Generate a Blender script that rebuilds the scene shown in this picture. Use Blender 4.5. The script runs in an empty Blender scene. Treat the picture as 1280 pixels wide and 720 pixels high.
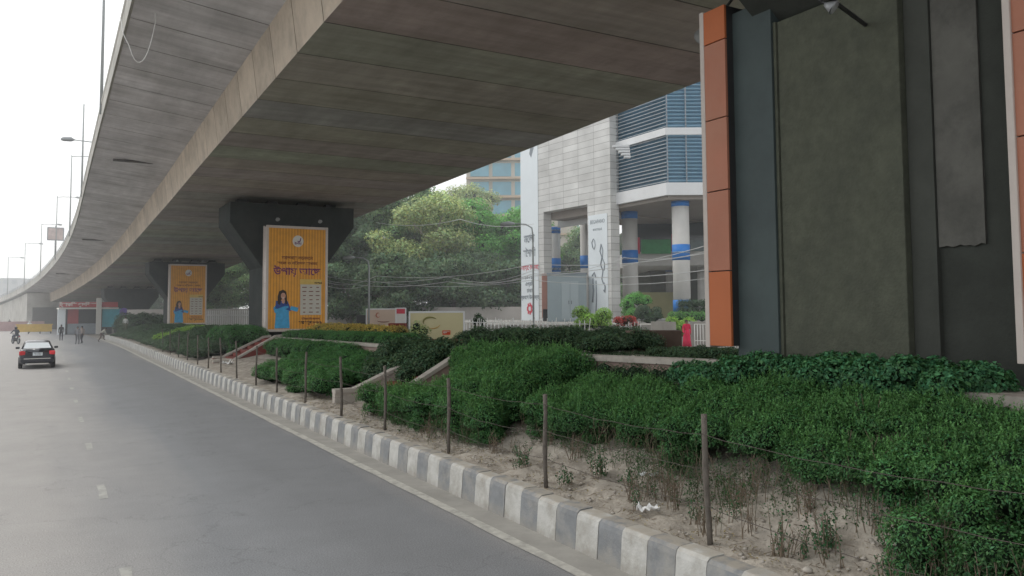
import bpy, bmesh, math, random
import numpy as np
from mathutils import Vector, Matrix, Euler
random.seed(7)
RNG = np.random.default_rng(11)
SC = bpy.context.scene
COL = SC.collection
PI = math.pi
# ------------------------------------------------------------------ camera
F = 1000.0
CAMZ = 3.1
PITCH = math.radians(3.5)
ROLL = -0.006
cam_data = bpy.data.cameras.new("camera")
cam = bpy.data.objects.new("camera", cam_data)
COL.objects.link(cam)
cam_data.sensor_width = 36.0
cam_data.lens = 36.0 * F / 1280.0
cam_data.shift_y = -(61.2 - 26.0) / 1280.0
cam_data.clip_end = 3000
CAM_M = (Matrix.Translation((0, 0, CAMZ)) @ Matrix.Rotation(PI / 2 + PITCH, 4, 'X') @ Matrix.Rotation(ROLL, 4, 'Z'))
cam.matrix_world = CAM_M
SC.camera = cam
R3 = CAM_M.to_3x3()

def at(x, y, Y):
    """point at forward distance Y seen at photo position x, y"""
    d = R3 @ Vector(((x - 640) / F, (360 - 35.2 - y) / F, -1.0))
    k = Y / d.y
    return Vector((d.x * k, Y, CAMZ + d.z * k))

# ------------------------------------------------------------------ road frame (s along the road, d to its right)
C30, S30 = math.cos(math.radians(30)), math.sin(math.radians(30))
def shift(s):
    return -max(0.0, s - 70.0) ** 2 / 1560.0
def W(s, d, z=0.0):
    d = d + shift(s)
    return Vector((-S30 * s + C30 * d, C30 * s + S30 * d, z))
def heading(s):
    return math.radians(30) + math.atan(max(0, s - 70) / 780.0)
def interp(x, tab):
    if x <= tab[0][0]: return tab[0][1]
    for (a, b), (c, e) in zip(tab, tab[1:]):
        if x <= c: return b + (e - b) * (x - a) / (c - a)
    return tab[-1][1]
def smooth_interp(x, tab, w=8.0):
    return sum(interp(x + w * (i / 3.0), tab) for i in range(-3, 4)) / 7.0
def soffit(s):
    return 3.1 + smooth_interp(s, [(-20, 7.5), (17.5, 6.9), (47, 6.45), (84, 5.35), (124, 3.7), (150, 2.4), (220, -0.8), (300, -2.6)])
def plat(s):          # level of the raised planter the piers stand on
    return interp(s, [(-20, 2.15), (8, 2.13), (20, 1.85), (45, 1.6), (85, 1.35), (97, 0.5), (100, 0.0)])

# ------------------------------------------------------------------ node materials
MATS = {}
def nodes_of(m):
    m.use_nodes = True
    nt = m.node_tree
    b = nt.nodes['Principled BSDF']
    return nt, b
def mat(name, col, rough=0.8, var=0.12, scale=3.0, metal=0.0, bump=0.0, bscale=40.0, tint=False, spec=0.3,
        dirt=None, dirt_amt=0.0, dirt_scale=0.7, streak=0.0, coord='Object', trans=0.0, alpha=1.0):
    if name in MATS: return MATS[name]
    m = bpy.data.materials.new(name); MATS[name] = m
    nt, b = nodes_of(m); N = nt.nodes; L = nt.links
    b.inputs['Roughness'].default_value = rough
    b.inputs['Metallic'].default_value = metal
    b.inputs['Specular IOR Level'].default_value = spec
    tc = N.new('ShaderNodeTexCoord')
    src = tc.outputs[coord]
    cur = None
    n1 = N.new('ShaderNodeTexNoise'); n1.inputs['Scale'].default_value = scale; n1.inputs['Detail'].default_value = 8; n1.inputs['Roughness'].default_value = 0.62
    L.new(src, n1.inputs['Vector'])
    mr = N.new('ShaderNodeMapRange'); mr.inputs[1].default_value = 0.25; mr.inputs[2].default_value = 0.75
    mr.inputs[3].default_value = 1 - var; mr.inputs[4].default_value = 1 + var
    L.new(n1.outputs['Fac'], mr.inputs[0])
    mx = N.new('ShaderNodeVectorMath'); mx.operation = 'SCALE'
    mx.inputs[0].default_value = col[:3]
    L.new(mr.outputs[0], mx.inputs['Scale'])
    cur = mx.outputs[0]
    if tint:
        at_ = N.new('ShaderNodeAttribute'); at_.attribute_name = 'tint'
        mm = N.new('ShaderNodeVectorMath'); mm.operation = 'MULTIPLY'
        L.new(cur, mm.inputs[0]); L.new(at_.outputs['Color'], mm.inputs[1]); cur = mm.outputs[0]
    if dirt is not None:
        n2 = N.new('ShaderNodeTexNoise'); n2.inputs['Scale'].default_value = dirt_scale; n2.inputs['Detail'].default_value = 10; n2.inputs['Roughness'].default_value = 0.7
        mp = N.new('ShaderNodeMapping'); mp.inputs['Scale'].default_value = (1, 1, 0.25 if streak else 1)
        L.new(src, mp.inputs[0]); L.new(mp.outputs[0], n2.inputs['Vector'])
        r2 = N.new('ShaderNodeMapRange'); r2.inputs[1].default_value = 0.45; r2.inputs[2].default_value = 0.68
        r2.inputs[3].default_value = 0; r2.inputs[4].default_value = dirt_amt
        L.new(n2.outputs['Fac'], r2.inputs[0])
        mi = N.new('ShaderNodeMix'); mi.data_type = 'RGBA'
        L.new(r2.outputs[0], mi.inputs['Factor']); L.new(cur, mi.inputs['A']); mi.inputs['B'].default_value = (*dirt, 1)
        cur = mi.outputs['Result']
    L.new(cur, b.inputs['Base Color'])
    if bump > 0:
        nb = N.new('ShaderNodeTexNoise'); nb.inputs['Scale'].default_value = bscale; nb.inputs['Detail'].default_value = 6
        L.new(src, nb.inputs['Vector'])
        bp = N.new('ShaderNodeBump'); bp.inputs['Strength'].default_value = bump; bp.inputs['Distance'].default_value = 0.02
        L.new(nb.outputs['Fac'], bp.inputs['Height']); L.new(bp.outputs[0], b.inputs['Normal'])
    if trans > 0:
        b.inputs['Transmission Weight'].default_value = trans
    return m

def leaf_mat(name, col, trans_col):
    m = bpy.data.materials.new(name); MATS[name] = m
    nt, b = nodes_of(m); N = nt.nodes; L = nt.links
    b.inputs['Roughness'].default_value = 0.5
    b.inputs['Specular IOR Level'].default_value = 0.25
    a = N.new('ShaderNodeAttribute'); a.attribute_name = 'tint'
    m1 = N.new('ShaderNodeVectorMath'); m1.operation = 'MULTIPLY'; m1.inputs[0].default_value = col
    L.new(a.outputs['Color'], m1.inputs[1]); L.new(m1.outputs[0], b.inputs['Base Color'])
    t = N.new('ShaderNodeBsdfTranslucent')
    m2 = N.new('ShaderNodeVectorMath'); m2.operation = 'MULTIPLY'; m2.inputs[0].default_value = trans_col
    L.new(a.outputs['Color'], m2.inputs[1]); L.new(m2.outputs[0], t.inputs['Color'])
    mix = N.new('ShaderNodeMixShader'); mix.inputs[0].default_value = 0.25
    L.new(b.outputs[0], mix.inputs[1]); L.new(t.outputs[0], mix.inputs[2])
    L.new(mix.outputs[0], N['Material Output'].inputs['Surface'])
    return m

# ------------------------------------------------------------------ mesh collecting
WM = {}     # world matrix of the roots, kept by name
class MB:
    def __init__(self):
        self.v = []; self.f = []; self.m = []; self.t = []; self.sm = []
    def add(self, vs, fs, mi=0, tint=(1, 1, 1), smooth=False):
        o = len(self.v); self.v += [tuple(v) for v in vs]
        for f in fs:
            self.f.append([o + i for i in f]); self.m.append(mi); self.t.append(tint); self.sm.append(smooth)
        return self
    def box(self, c, size, M=None, mi=0, bev=0.0, tint=(1, 1, 1)):
        """box centred on c, size full, M optional matrix applied after"""
        x, y, z = [s / 2 for s in size]
        if bev <= 0:
            vs = [Vector((sx * x, sy * y, sz * z)) for sz in (-1, 1) for sx, sy in ((-1, -1), (1, -1), (1, 1), (-1, 1))]
            fs = [(3, 2, 1, 0), (4, 5, 6, 7), (0, 1, 5, 4), (1, 2, 6, 5), (2, 3, 7, 6), (3, 0, 4, 7)]
        else:
            bm = bmesh.new(); bmesh.ops.create_cube(bm, size=1.0)
            for v in bm.verts: v.co = Vector((v.co.x * 2 * x, v.co.y * 2 * y, v.co.z * 2 * z))
            bmesh.ops.bevel(bm, geom=bm.edges[:], offset=bev, segments=2, affect='EDGES', profile=0.6)
            bm.verts.index_update()
            vs = [v.co.copy() for v in bm.verts]; fs = [[v.index for v in f.verts] for f in bm.faces]; bm.free()
        c = Vector(c); vs = [v + c for v in vs]
        if M is not None: vs = [M @ v for v in vs]
        return self.add(vs, fs, mi, tint)
    def prism(self, poly, z0, z1, mi=0, tint=(1, 1, 1), M=None):
        n = len(poly)
        area = sum(poly[i][0] * poly[(i + 1) % n][1] - poly[(i + 1) % n][0] * poly[i][1] for i in range(n))
        if area < 0: poly = poly[::-1]
        vs = [Vector((p[0], p[1], z0)) for p in poly] + [Vector((p[0], p[1], z1)) for p in poly]
        fs = [list(range(n))[::-1], list(range(n, 2 * n))] + [(i, (i + 1) % n, n + (i + 1) % n, n + i) for i in range(n)]
        if M is not None: vs = [M @ v for v in vs]
        return self.add(vs, fs, mi, tint)
    def tube(self, pts, rad, n=8, mi=0, tint=(1, 1, 1), caps=True, smooth=True):
        pts = [Vector(p) for p in pts]
        if not hasattr(rad, '__len__'): rad = [rad] * len(pts)
        vs = []; k = len(pts)
        prev = None
        for i, p in enumerate(pts):
            t = (pts[min(i + 1, k - 1)] - pts[max(i - 1, 0)])
            t = t.normalized() if t.length > 1e-9 else Vector((0, 0, 1))
            if prev is None:
                a = t.orthogonal().normalized()
            else:
                a = (prev - t * prev.dot(t)); a = a.normalized() if a.length > 1e-6 else t.orthogonal().normalized()
            prev = a; b = t.cross(a)
            for j in range(n):
                th = 2 * PI * j / n
                vs.append(p + (a * math.cos(th) + b * math.sin(th)) * rad[i])
        fs = [(i * n + j, i * n + (j + 1) % n, (i + 1) * n + (j + 1) % n, (i + 1) * n + j) for i in range(k - 1) for j in range(n)]
        self.add(vs, fs, mi, tint, smooth)
        if caps:
            o = len(self.v) - len(vs)
            self.f.append([o + j for j in range(n)][::-1]); self.m.append(mi); self.t.append(tint); self.sm.append(False)
            self.f.append([o + (k - 1) * n + j for j in range(n)]); self.m.append(mi); self.t.append(tint); self.sm.append(False)
        return self
    def ball(self, c, r, mi=0, tint=(1, 1, 1), sub=2, noise=0.0):
        bm = bmesh.new(); bmesh.ops.create_icosphere(bm, subdivisions=sub, radius=1.0)
        c = Vector(c); r = Vector(r) if hasattr(r, '__len__') else Vector((r, r, r))
        bm.verts.index_update(); vs = []
        for v in bm.verts:
            q = 1 + random.uniform(-noise, noise)
            vs.append(c + Vector((v.co.x * r.x, v.co.y * r.y, v.co.z * r.z)) * q)
        fs = [[v.index for v in f.verts] for f in bm.faces]; bm.free()
        return self.add(vs, fs, mi, tint, True)
    def grid(self, P, mi=0, tint=(1, 1, 1), smooth=True, flip=False):
        """P[i][j] rows of points"""
        n, k = len(P), len(P[0])
        vs = [p for row in P for p in row]
        fs = [(i * k + j, i * k + j + 1, (i + 1) * k + j + 1, (i + 1) * k + j) for i in range(n - 1) for j in range(k - 1)]
        if flip: fs = [f[::-1] for f in fs]
        return self.add(vs, fs, mi, tint, smooth)
    def build(self, name, mats, parent=None, world=False, xform=None):
        if not isinstance(mats, (list, tuple)): mats = [mats]
        v = [Vector(p) for p in self.v]
        if parent is not None and world:
            inv = WM[parent.name].inverted(); v = [inv @ p for p in v]
        if xform is not None: v = [xform @ p for p in v]
        me = bpy.data.meshes.new(name)
        me.from_pydata([tuple(p) for p in v], [], self.f)
        for m in mats: me.materials.append(m)
        me.polygons.foreach_set('material_index', self.m)
        me.polygons.foreach_set('use_smooth', self.sm)
        a = me.attributes.new('tint', 'FLOAT_COLOR', 'FACE')
        a.data.foreach_set('color', np.array([(*t, 1.0) for t in self.t], dtype=np.float32).ravel())
        me.update()
        o = bpy.data.objects.new(name, me); COL.objects.link(o)
        if parent is not None: o.parent = parent
        WM[o.name] = WM[parent.name] if parent is not None else Matrix.Identity(4)
        return o

def tag(o, label=None, cat=None, group=None, kind=None):
    if label: o['label'] = label
    if cat: o['category'] = cat
    if group: o['group'] = group
    if kind: o['kind'] = kind
    return o
def thing(name, label, cat, loc=(0, 0, 0), rz=0.0, group=None):
    o = bpy.data.objects.new(name, None); COL.objects.link(o)
    o.empty_display_size = 0.3
    o.location = loc; o.rotation_euler = (0, 0, rz)
    WM[o.name] = Matrix.Translation(Vector(loc)) @ Matrix.Rotation(rz, 4, 'Z')
    return tag(o, label, cat, group)
def dup(root, loc, rz, label, group=None):
    def cp(o, parent):
        c = o.copy(); COL.objects.link(c); c.parent = parent
        WM[c.name] = Matrix.Identity(4)
        for ch in list(o.children): cp(ch, c)
        return c
    r = cp(root, None)
    r.location = loc; r.rotation_euler = (0, 0, rz); r['label'] = label
    if group: r['group'] = group
    WM[r.name] = Matrix.Translation(Vector(loc)) @ Matrix.Rotation(rz, 4, 'Z')
    return r

def text_mesh(body, size, loc, rotm, m, parent, name='lettering', depth=0.004, weight=0.0, align='CENTER', sx=1.0):
    cu = bpy.data.curves.new('tmp', 'FONT'); cu.body = body; cu.size = size; cu.align_x = align; cu.align_y = 'CENTER'
    cu.extrude = depth; cu.offset = weight; cu.resolution_u = 3
    o = bpy.data.objects.new('tmp', cu); COL.objects.link(o)
    dg = bpy.context.evaluated_depsgraph_get()
    me = bpy.data.meshes.new_from_object(o.evaluated_get(dg))
    bpy.data.objects.remove(o); bpy.data.curves.remove(cu)
    M = Matrix.Translation(Vector(loc)) @ rotm.to_4x4() @ Matrix.Diagonal((sx, 1, 1, 1))
    me.transform(M); me.materials.clear(); me.materials.append(m); me.name = name
    ob = bpy.data.objects.new(name, me); COL.objects.link(ob); ob.parent = parent
    return ob
UPRIGHT = Matrix.Rotation(PI / 2, 3, 'X')     # text read from -y

# ------------------------------------------------------------------ foliage
def unit(a):
    return a / np.maximum(np.linalg.norm(a, axis=1, keepdims=True), 1e-9)
def leaves_data(P, Nn, Ln, Wd, T, rise=0.0):
    """P centres, Nn leaf-face normals, Ln length, Wd width -> verts, faces"""
    n = len(P)
    r = unit(RNG.normal(size=(n, 3)))
    if rise > 0:
        a = np.array([0, 0, rise]) + r; u = unit(a - Nn * (a * Nn).sum(1, keepdims=True))
    else: u = unit(np.cross(Nn, r))
    w = np.cross(Nn, u)
    Ln = np.asarray(Ln).reshape(-1, 1); Wd = np.asarray(Wd).reshape(-1, 1)
    V = np.empty((n, 4, 3))
    V[:, 0] = P - u * Ln * 0.5
    V[:, 1] = P + w * Wd * 0.5 + Nn * Wd * 0.18
    V[:, 2] = P + u * Ln * 0.5 - Nn * Ln * 0.12
    V[:, 3] = P - w * Wd * 0.5 + Nn * Wd * 0.18
    return V.reshape(-1, 3), T
def leaf_object(name, V, T, m, parent=None, extra=None, extra_mats=()):
    """V (4n,3) leaf quads, T (n,3) tints; extra: an MB merged in with slots after the leaf slot"""
    n = len(V) // 4
    ev = np.array(extra.v, dtype=float).reshape(-1, 3) if extra and extra.v else np.zeros((0, 3))
    allv = np.vstack([V, ev])
    if parent is not None:
        inv = np.array(WM[parent.name].inverted()); allv = allv @ inv[:3, :3].T + inv[:3, 3]
    me = bpy.data.meshes.new(name)
    ef = extra.f if extra else []
    nl = n * 4 + sum(len(f) for f in ef); nf = n + len(ef)
    me.vertices.add(len(allv)); me.vertices.foreach_set('co', allv.astype(np.float32).ravel())
    me.loops.add(nl); me.polygons.add(nf)
    li = np.arange(n * 4).tolist(); ls = (np.arange(n) * 4).tolist(); lt = [4] * n
    pos = n * 4
    for f in ef:
        ls.append(pos); lt.append(len(f)); li += [i + n * 4 for i in f]; pos += len(f)
    me.loops.foreach_set('vertex_index', li)
    me.polygons.foreach_set('loop_start', ls); me.polygons.foreach_set('loop_total', lt)
    me.materials.append(m)
    for x in extra_mats: me.materials.append(x)
    me.polygons.foreach_set('material_index', [0] * n + [1 + i for i in (extra.m if extra else [])])
    me.update(calc_edges=True); me.validate()
    col = np.ones((nf, 4), dtype=np.float32); col[:n, :3] = T
    if extra and extra.t: col[n:, :3] = np.array(extra.t)
    a = me.attributes.new('tint', 'FLOAT_COLOR', 'FACE'); a.data.foreach_set('color', col.ravel())
    o = bpy.data.objects.new(name, me); COL.objects.link(o)
    if parent is not None: o.parent = parent
    return o
def blob_leaves(blobs, per_m2, size, up=0.5, lo=-0.35, inner=0.72, spread=(0.84, 1.13), tintvar=0.3, warm=0.0, wfac=0.5, ztint=0.0, cap=400000, rise=0.0):
    """blobs (n,6): centre, radii. leaves on the shells that are not inside other blobs"""
    B = np.array(blobs, dtype=float); c, r = B[:, :3], B[:, 3:]
    area = 4 * PI * ((r[:, 0] * r[:, 1]) ** 1.6 + (r[:, 0] * r[:, 2]) ** 1.6 + (r[:, 1] * r[:, 2]) ** 1.6) ** (1 / 1.6) / 3 ** (1 / 1.6)
    cnt = np.maximum((area * per_m2).astype(int), 5)
    tot = cnt.sum()
    if tot > cap: cnt = np.maximum((cnt * cap / tot).astype(int), 3)
    idx = np.repeat(np.arange(len(B)), cnt)
    D = unit(RNG.normal(size=(len(idx), 3)))
    keep = D[:, 2] > lo
    idx, D = idx[keep], D[keep]
    k = RNG.uniform(spread[0], spread[1], size=(len(idx), 1))
    k = k + 0.10 * np.sin(D[:, :1] * 7 + idx[:, None]) * np.cos(D[:, 1:2] * 6 + D[:, 2:3] * 5)
    P = c[idx] + D * r[idx] * k
    inside = np.zeros(len(P), bool)
    for i in range(len(B)):
        q = ((P - c[i]) / r[i]); inside |= ((q * q).sum(1) < inner ** 2) & (idx != i)
    P, D, idx = P[~inside], D[~inside], idx[~inside]
    n = len(P)
    Nn = unit(D + np.array([0, 0, up]) + RNG.normal(size=(n, 3)) * 0.55)
    bt = RNG.uniform(0.8, 1.2, size=len(B))[idx]
    v = RNG.uniform(1 - tintvar, 1 + tintvar, size=n) * bt
    if ztint: v *= 1 + ztint * np.clip(D[:, 2], -1, 1)  # upward leaves tinted lighter, lower ones darker: top light painted in
    hue = RNG.uniform(-1, 1, size=n)
    T = np.stack([v * (1 + 0.18 * hue + warm), v, v * (1 - 0.12 * hue)], 1)
    L_ = size * RNG.uniform(0.65, 1.3, size=n)
    V, T = leaves_data(P, Nn, L_, L_ * wfac, T, rise)
    return V, T
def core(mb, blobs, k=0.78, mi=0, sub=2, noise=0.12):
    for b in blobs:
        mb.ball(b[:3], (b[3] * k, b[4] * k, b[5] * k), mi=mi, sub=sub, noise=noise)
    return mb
# ================================================================== world, sun
world = bpy.data.worlds.new("World"); SC.world = world; world.use_nodes = True
wn = world.node_tree.nodes; wl = world.node_tree.links
sky = wn.new('ShaderNodeTexSky'); sky.sky_type = 'NISHITA'; sky.sun_disc = False
SUN_EL, SUN_AZ = math.radians(48), math.radians(-62)      # azimuth from +Y towards +X
sky.sun_elevation = SUN_EL; sky.sun_rotation = SUN_AZ
sky.air_density = 1.0; sky.dust_density = 6.0; sky.ozone_density = 1.0
hs = wn.new('ShaderNodeHueSaturation'); hs.inputs['Saturation'].default_value = 0.25
bg = wn['Background']
wl.new(sky.outputs[0], hs.inputs['Color'])
# thin overcast: the clear sky is mostly replaced by an even white cloud layer
mixc = wn.new('ShaderNodeMix'); mixc.data_type = 'RGBA'; mixc.inputs['Factor'].default_value = 0.72
mixc.inputs['B'].default_value = (11.6, 11.9, 12.1, 1)
wl.new(hs.outputs['Color'], mixc.inputs['A']); wl.new(mixc.outputs['Result'], bg.inputs['Color'])
bg.inputs['Strength'].default_value = 0.132
sd = bpy.data.lights.new("sun", 'SUN'); sd.energy = 1.1; sd.angle = math.radians(14); sd.color = (1.0, 0.96, 0.9)
so = bpy.data.objects.new("sun", sd); COL.objects.link(so)
sdir = Vector((math.sin(SUN_AZ) * math.cos(SUN_EL), math.cos(SUN_AZ) * math.cos(SUN_EL), math.sin(SUN_EL)))
so.rotation_euler = (-sdir).to_track_quat('-Z', 'Y').to_euler()
SC.view_settings.view_transform = 'Standard'; SC.view_settings.look = 'None'
SC.view_settings.exposure = 0; SC.view_settings.gamma = 1
SC.cycles.use_denoising = True
SC.cycles.max_bounces = 7; SC.cycles.diffuse_bounces = 4; SC.cycles.glossy_bounces = 3
SC.cycles.transmission_bounces = 4; SC.cycles.transparent_max_bounces = 6
SC.cycles.volume_bounces = 1

# ================================================================== materials
M_ground = mat('dusty_ground', (0.23, 0.21, 0.185), 0.95, 0.2, 0.4, bump=0.3, bscale=6)
M_soil = mat('sandy_soil', (0.40, 0.362, 0.31), 0.95, 0.26, 4.0, bump=1.0, bscale=28, dirt=(0.19, 0.165, 0.135), dirt_amt=0.85, dirt_scale=3.4)
M_conc = mat('bridge_concrete', (0.335, 0.322, 0.302), 0.9, 0.16, 1.6, bump=0.15, bscale=30, tint=True, dirt=(0.145, 0.135, 0.12), dirt_amt=0.4, dirt_scale=0.4)
def cross_stains(m, amt_lo=.86, amt_hi=1.13):
    nt = m.node_tree; N = nt.nodes; L = nt.links; b = N['Principled BSDF']; src = b.inputs['Base Color'].links[0].from_socket
    g = N.new('ShaderNodeNewGeometry'); cur = src
    for rot, sc, det in ((-30, (.22, 2.6, 1), 7), (-30, (1.4, .35, 1), 8), (-30, (.12, .5, .3), 4)):
        r = N.new('ShaderNodeVectorRotate'); r.rotation_type = 'Z_AXIS'; r.inputs['Angle'].default_value = math.radians(rot); L.new(g.outputs['Position'], r.inputs['Vector'])
        mp = N.new('ShaderNodeMapping'); mp.inputs['Scale'].default_value = sc; L.new(r.outputs[0], mp.inputs[0])
        n = N.new('ShaderNodeTexNoise'); n.inputs['Scale'].default_value = 1.0; n.inputs['Detail'].default_value = det; n.inputs['Roughness'].default_value = .68; L.new(mp.outputs[0], n.inputs['Vector'])
        mr = N.new('ShaderNodeMapRange'); mr.inputs[1].default_value = .32; mr.inputs[2].default_value = .68; mr.inputs[3].default_value = amt_lo; mr.inputs[4].default_value = amt_hi; L.new(n.outputs['Fac'], mr.inputs[0])
        s = N.new('ShaderNodeVectorMath'); s.operation = 'SCALE'; L.new(cur, s.inputs[0]); L.new(mr.outputs[0], s.inputs['Scale']); cur = s.outputs[0]
    L.new(cur, b.inputs['Base Color'])
cross_stains(M_conc)
M_darkgrey = mat('dark_grey_concrete', (0.12, 0.115, 0.11), 0.9)  # plain dark grey for drain channels and the shade-painted abutment front
M_concweb = mat('web_concrete', (0.52, 0.46, 0.39), 0.9, 0.12, 1.2, bump=0.15, bscale=30, tint=True, dirt=(0.22, 0.2, 0.17), dirt_amt=0.5, dirt_scale=0.8)  # beige web tone, paler than the deck to paint in light from the sky
M_conctrim = mat('parapet_concrete', (0.42, 0.41, 0.38), 0.9, 0.15, 0.8, bump=0.15, bscale=30, dirt=(0.2, 0.19, 0.17), dirt_amt=0.6, dirt_scale=0.5)
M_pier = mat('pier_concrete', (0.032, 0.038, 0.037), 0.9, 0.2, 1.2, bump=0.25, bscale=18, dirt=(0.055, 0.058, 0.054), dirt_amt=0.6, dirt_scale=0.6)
M_cope = mat('coping_concrete', (0.42, 0.385, 0.34), 0.9, 0.18, 3.0, bump=0.3, bscale=30, dirt=(0.2, 0.18, 0.16), dirt_amt=0.6, dirt_scale=1.6)
M_pinkwall = mat('faded_pink_render', (0.33, 0.245, 0.21), 0.95, 0.16, 1.6, bump=0.3, bscale=25, dirt=(0.2, 0.16, 0.14), dirt_amt=0.7, dirt_scale=0.8)
M_redwall = mat('dull_red_render', (0.20, 0.045, 0.035), 0.9, 0.2, 2.5, bump=0.2, bscale=20, dirt=(0.12, 0.05, 0.04), dirt_amt=0.6, dirt_scale=1.5)
M_kerb_w = mat('kerb_dusty_white', (0.47, 0.465, 0.44), 0.85, 0.14, 5.0, bump=0.3, bscale=40, dirt=(0.27, 0.25, 0.215), dirt_amt=0.8, dirt_scale=2.6)
M_kerb_g = mat('kerb_worn_grey', (0.205, 0.213, 0.220), 0.85, 0.2, 5.0, bump=0.3, bscale=40, dirt=(0.36, 0.34, 0.3), dirt_amt=0.55, dirt_scale=3.2)
M_gutter = mat('dusty_gutter', (0.31, 0.30, 0.275), 0.95, 0.14, 1.5, bump=0.2, bscale=30, dirt=(0.2, 0.195, 0.18), dirt_amt=0.6, dirt_scale=1.0)
M_line = mat('worn_white_paint', (0.44, 0.43, 0.39), 0.9, 0.2, 6.0, dirt=(0.24, 0.235, 0.22), dirt_amt=0.85, dirt_scale=4.0)
M_dash = mat('faded_white_paint', (0.38, 0.375, 0.35), 0.9, 0.2, 6.0, dirt=(0.25, 0.25, 0.24), dirt_amt=0.9, dirt_scale=5.0)
M_steel = mat('dull_steel', (0.3, 0.31, 0.32), 0.5, 0.1, 3.0, metal=0.6)
M_darksteel = mat('dark_steel', (0.05, 0.05, 0.052), 0.5, 0.2, 3.0, metal=0.3)
M_polesteel = mat('galvanised_pole', (0.33, 0.35, 0.35), 0.6, 0.1, 3.0, metal=0.2)
M_white = mat('white_paint', (0.72, 0.72, 0.70), 0.6, 0.08, 2.0)
M_cable = mat('pale_cable', (0.6, 0.61, 0.6), 0.6)
L_red = leaf_mat('red_flower_leaf', (0.42, 0.06, 0.05), (0.4, 0.05, 0.04))
M_black = mat('black_rubber', (0.025, 0.025, 0.026), 0.8, 0.2, 3.0)
M_twig = mat('dry_twig', (0.19, 0.15, 0.11), 0.95, 0.25, 20)
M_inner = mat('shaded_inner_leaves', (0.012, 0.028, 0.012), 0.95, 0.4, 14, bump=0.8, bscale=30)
L_near = leaf_mat('hedge_leaf', (0.070, 0.180, 0.064), (0.11, 0.235, 0.06))
L_shrub = leaf_mat('glossy_shrub_leaf', (0.06, 0.165, 0.075), (0.08, 0.19, 0.055))
L_dark = leaf_mat('dull_dark_leaf', (0.065, 0.115, 0.06), (0.07, 0.12, 0.05))
L_tree = leaf_mat('tree_leaf', (0.14, 0.235, 0.095), (0.19, 0.3, 0.09))
L_treedark = leaf_mat('dark_tree_leaf', (0.10, 0.165, 0.085), (0.12, 0.2, 0.075))
L_bright = leaf_mat('bright_tree_leaf', (0.11, 0.30, 0.075), (0.2, 0.45, 0.08))
L_pale = leaf_mat('pale_yellow_green_leaf', (0.36, 0.44, 0.20), (0.42, 0.5, 0.18))
L_yellow = leaf_mat('yellow_flower_leaf', (0.46, 0.36, 0.09), (0.4, 0.32, 0.08))
L_lime = leaf_mat('lime_leaf', (0.2, 0.36, 0.06), (0.25, 0.42, 0.07))
L_dry = leaf_mat('dry_grass_blade', (0.34, 0.33, 0.2), (0.3, 0.3, 0.15))

# ================================================================== ground
mb = MB(); mb.add([(-1500, -60, -0.02), (1500, -60, -0.02), (1500, 2200, -0.02), (-1500, 2200, -0.02)], [(0, 1, 2, 3)])
tag(mb.build('ground', M_ground), kind='structure')

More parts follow.
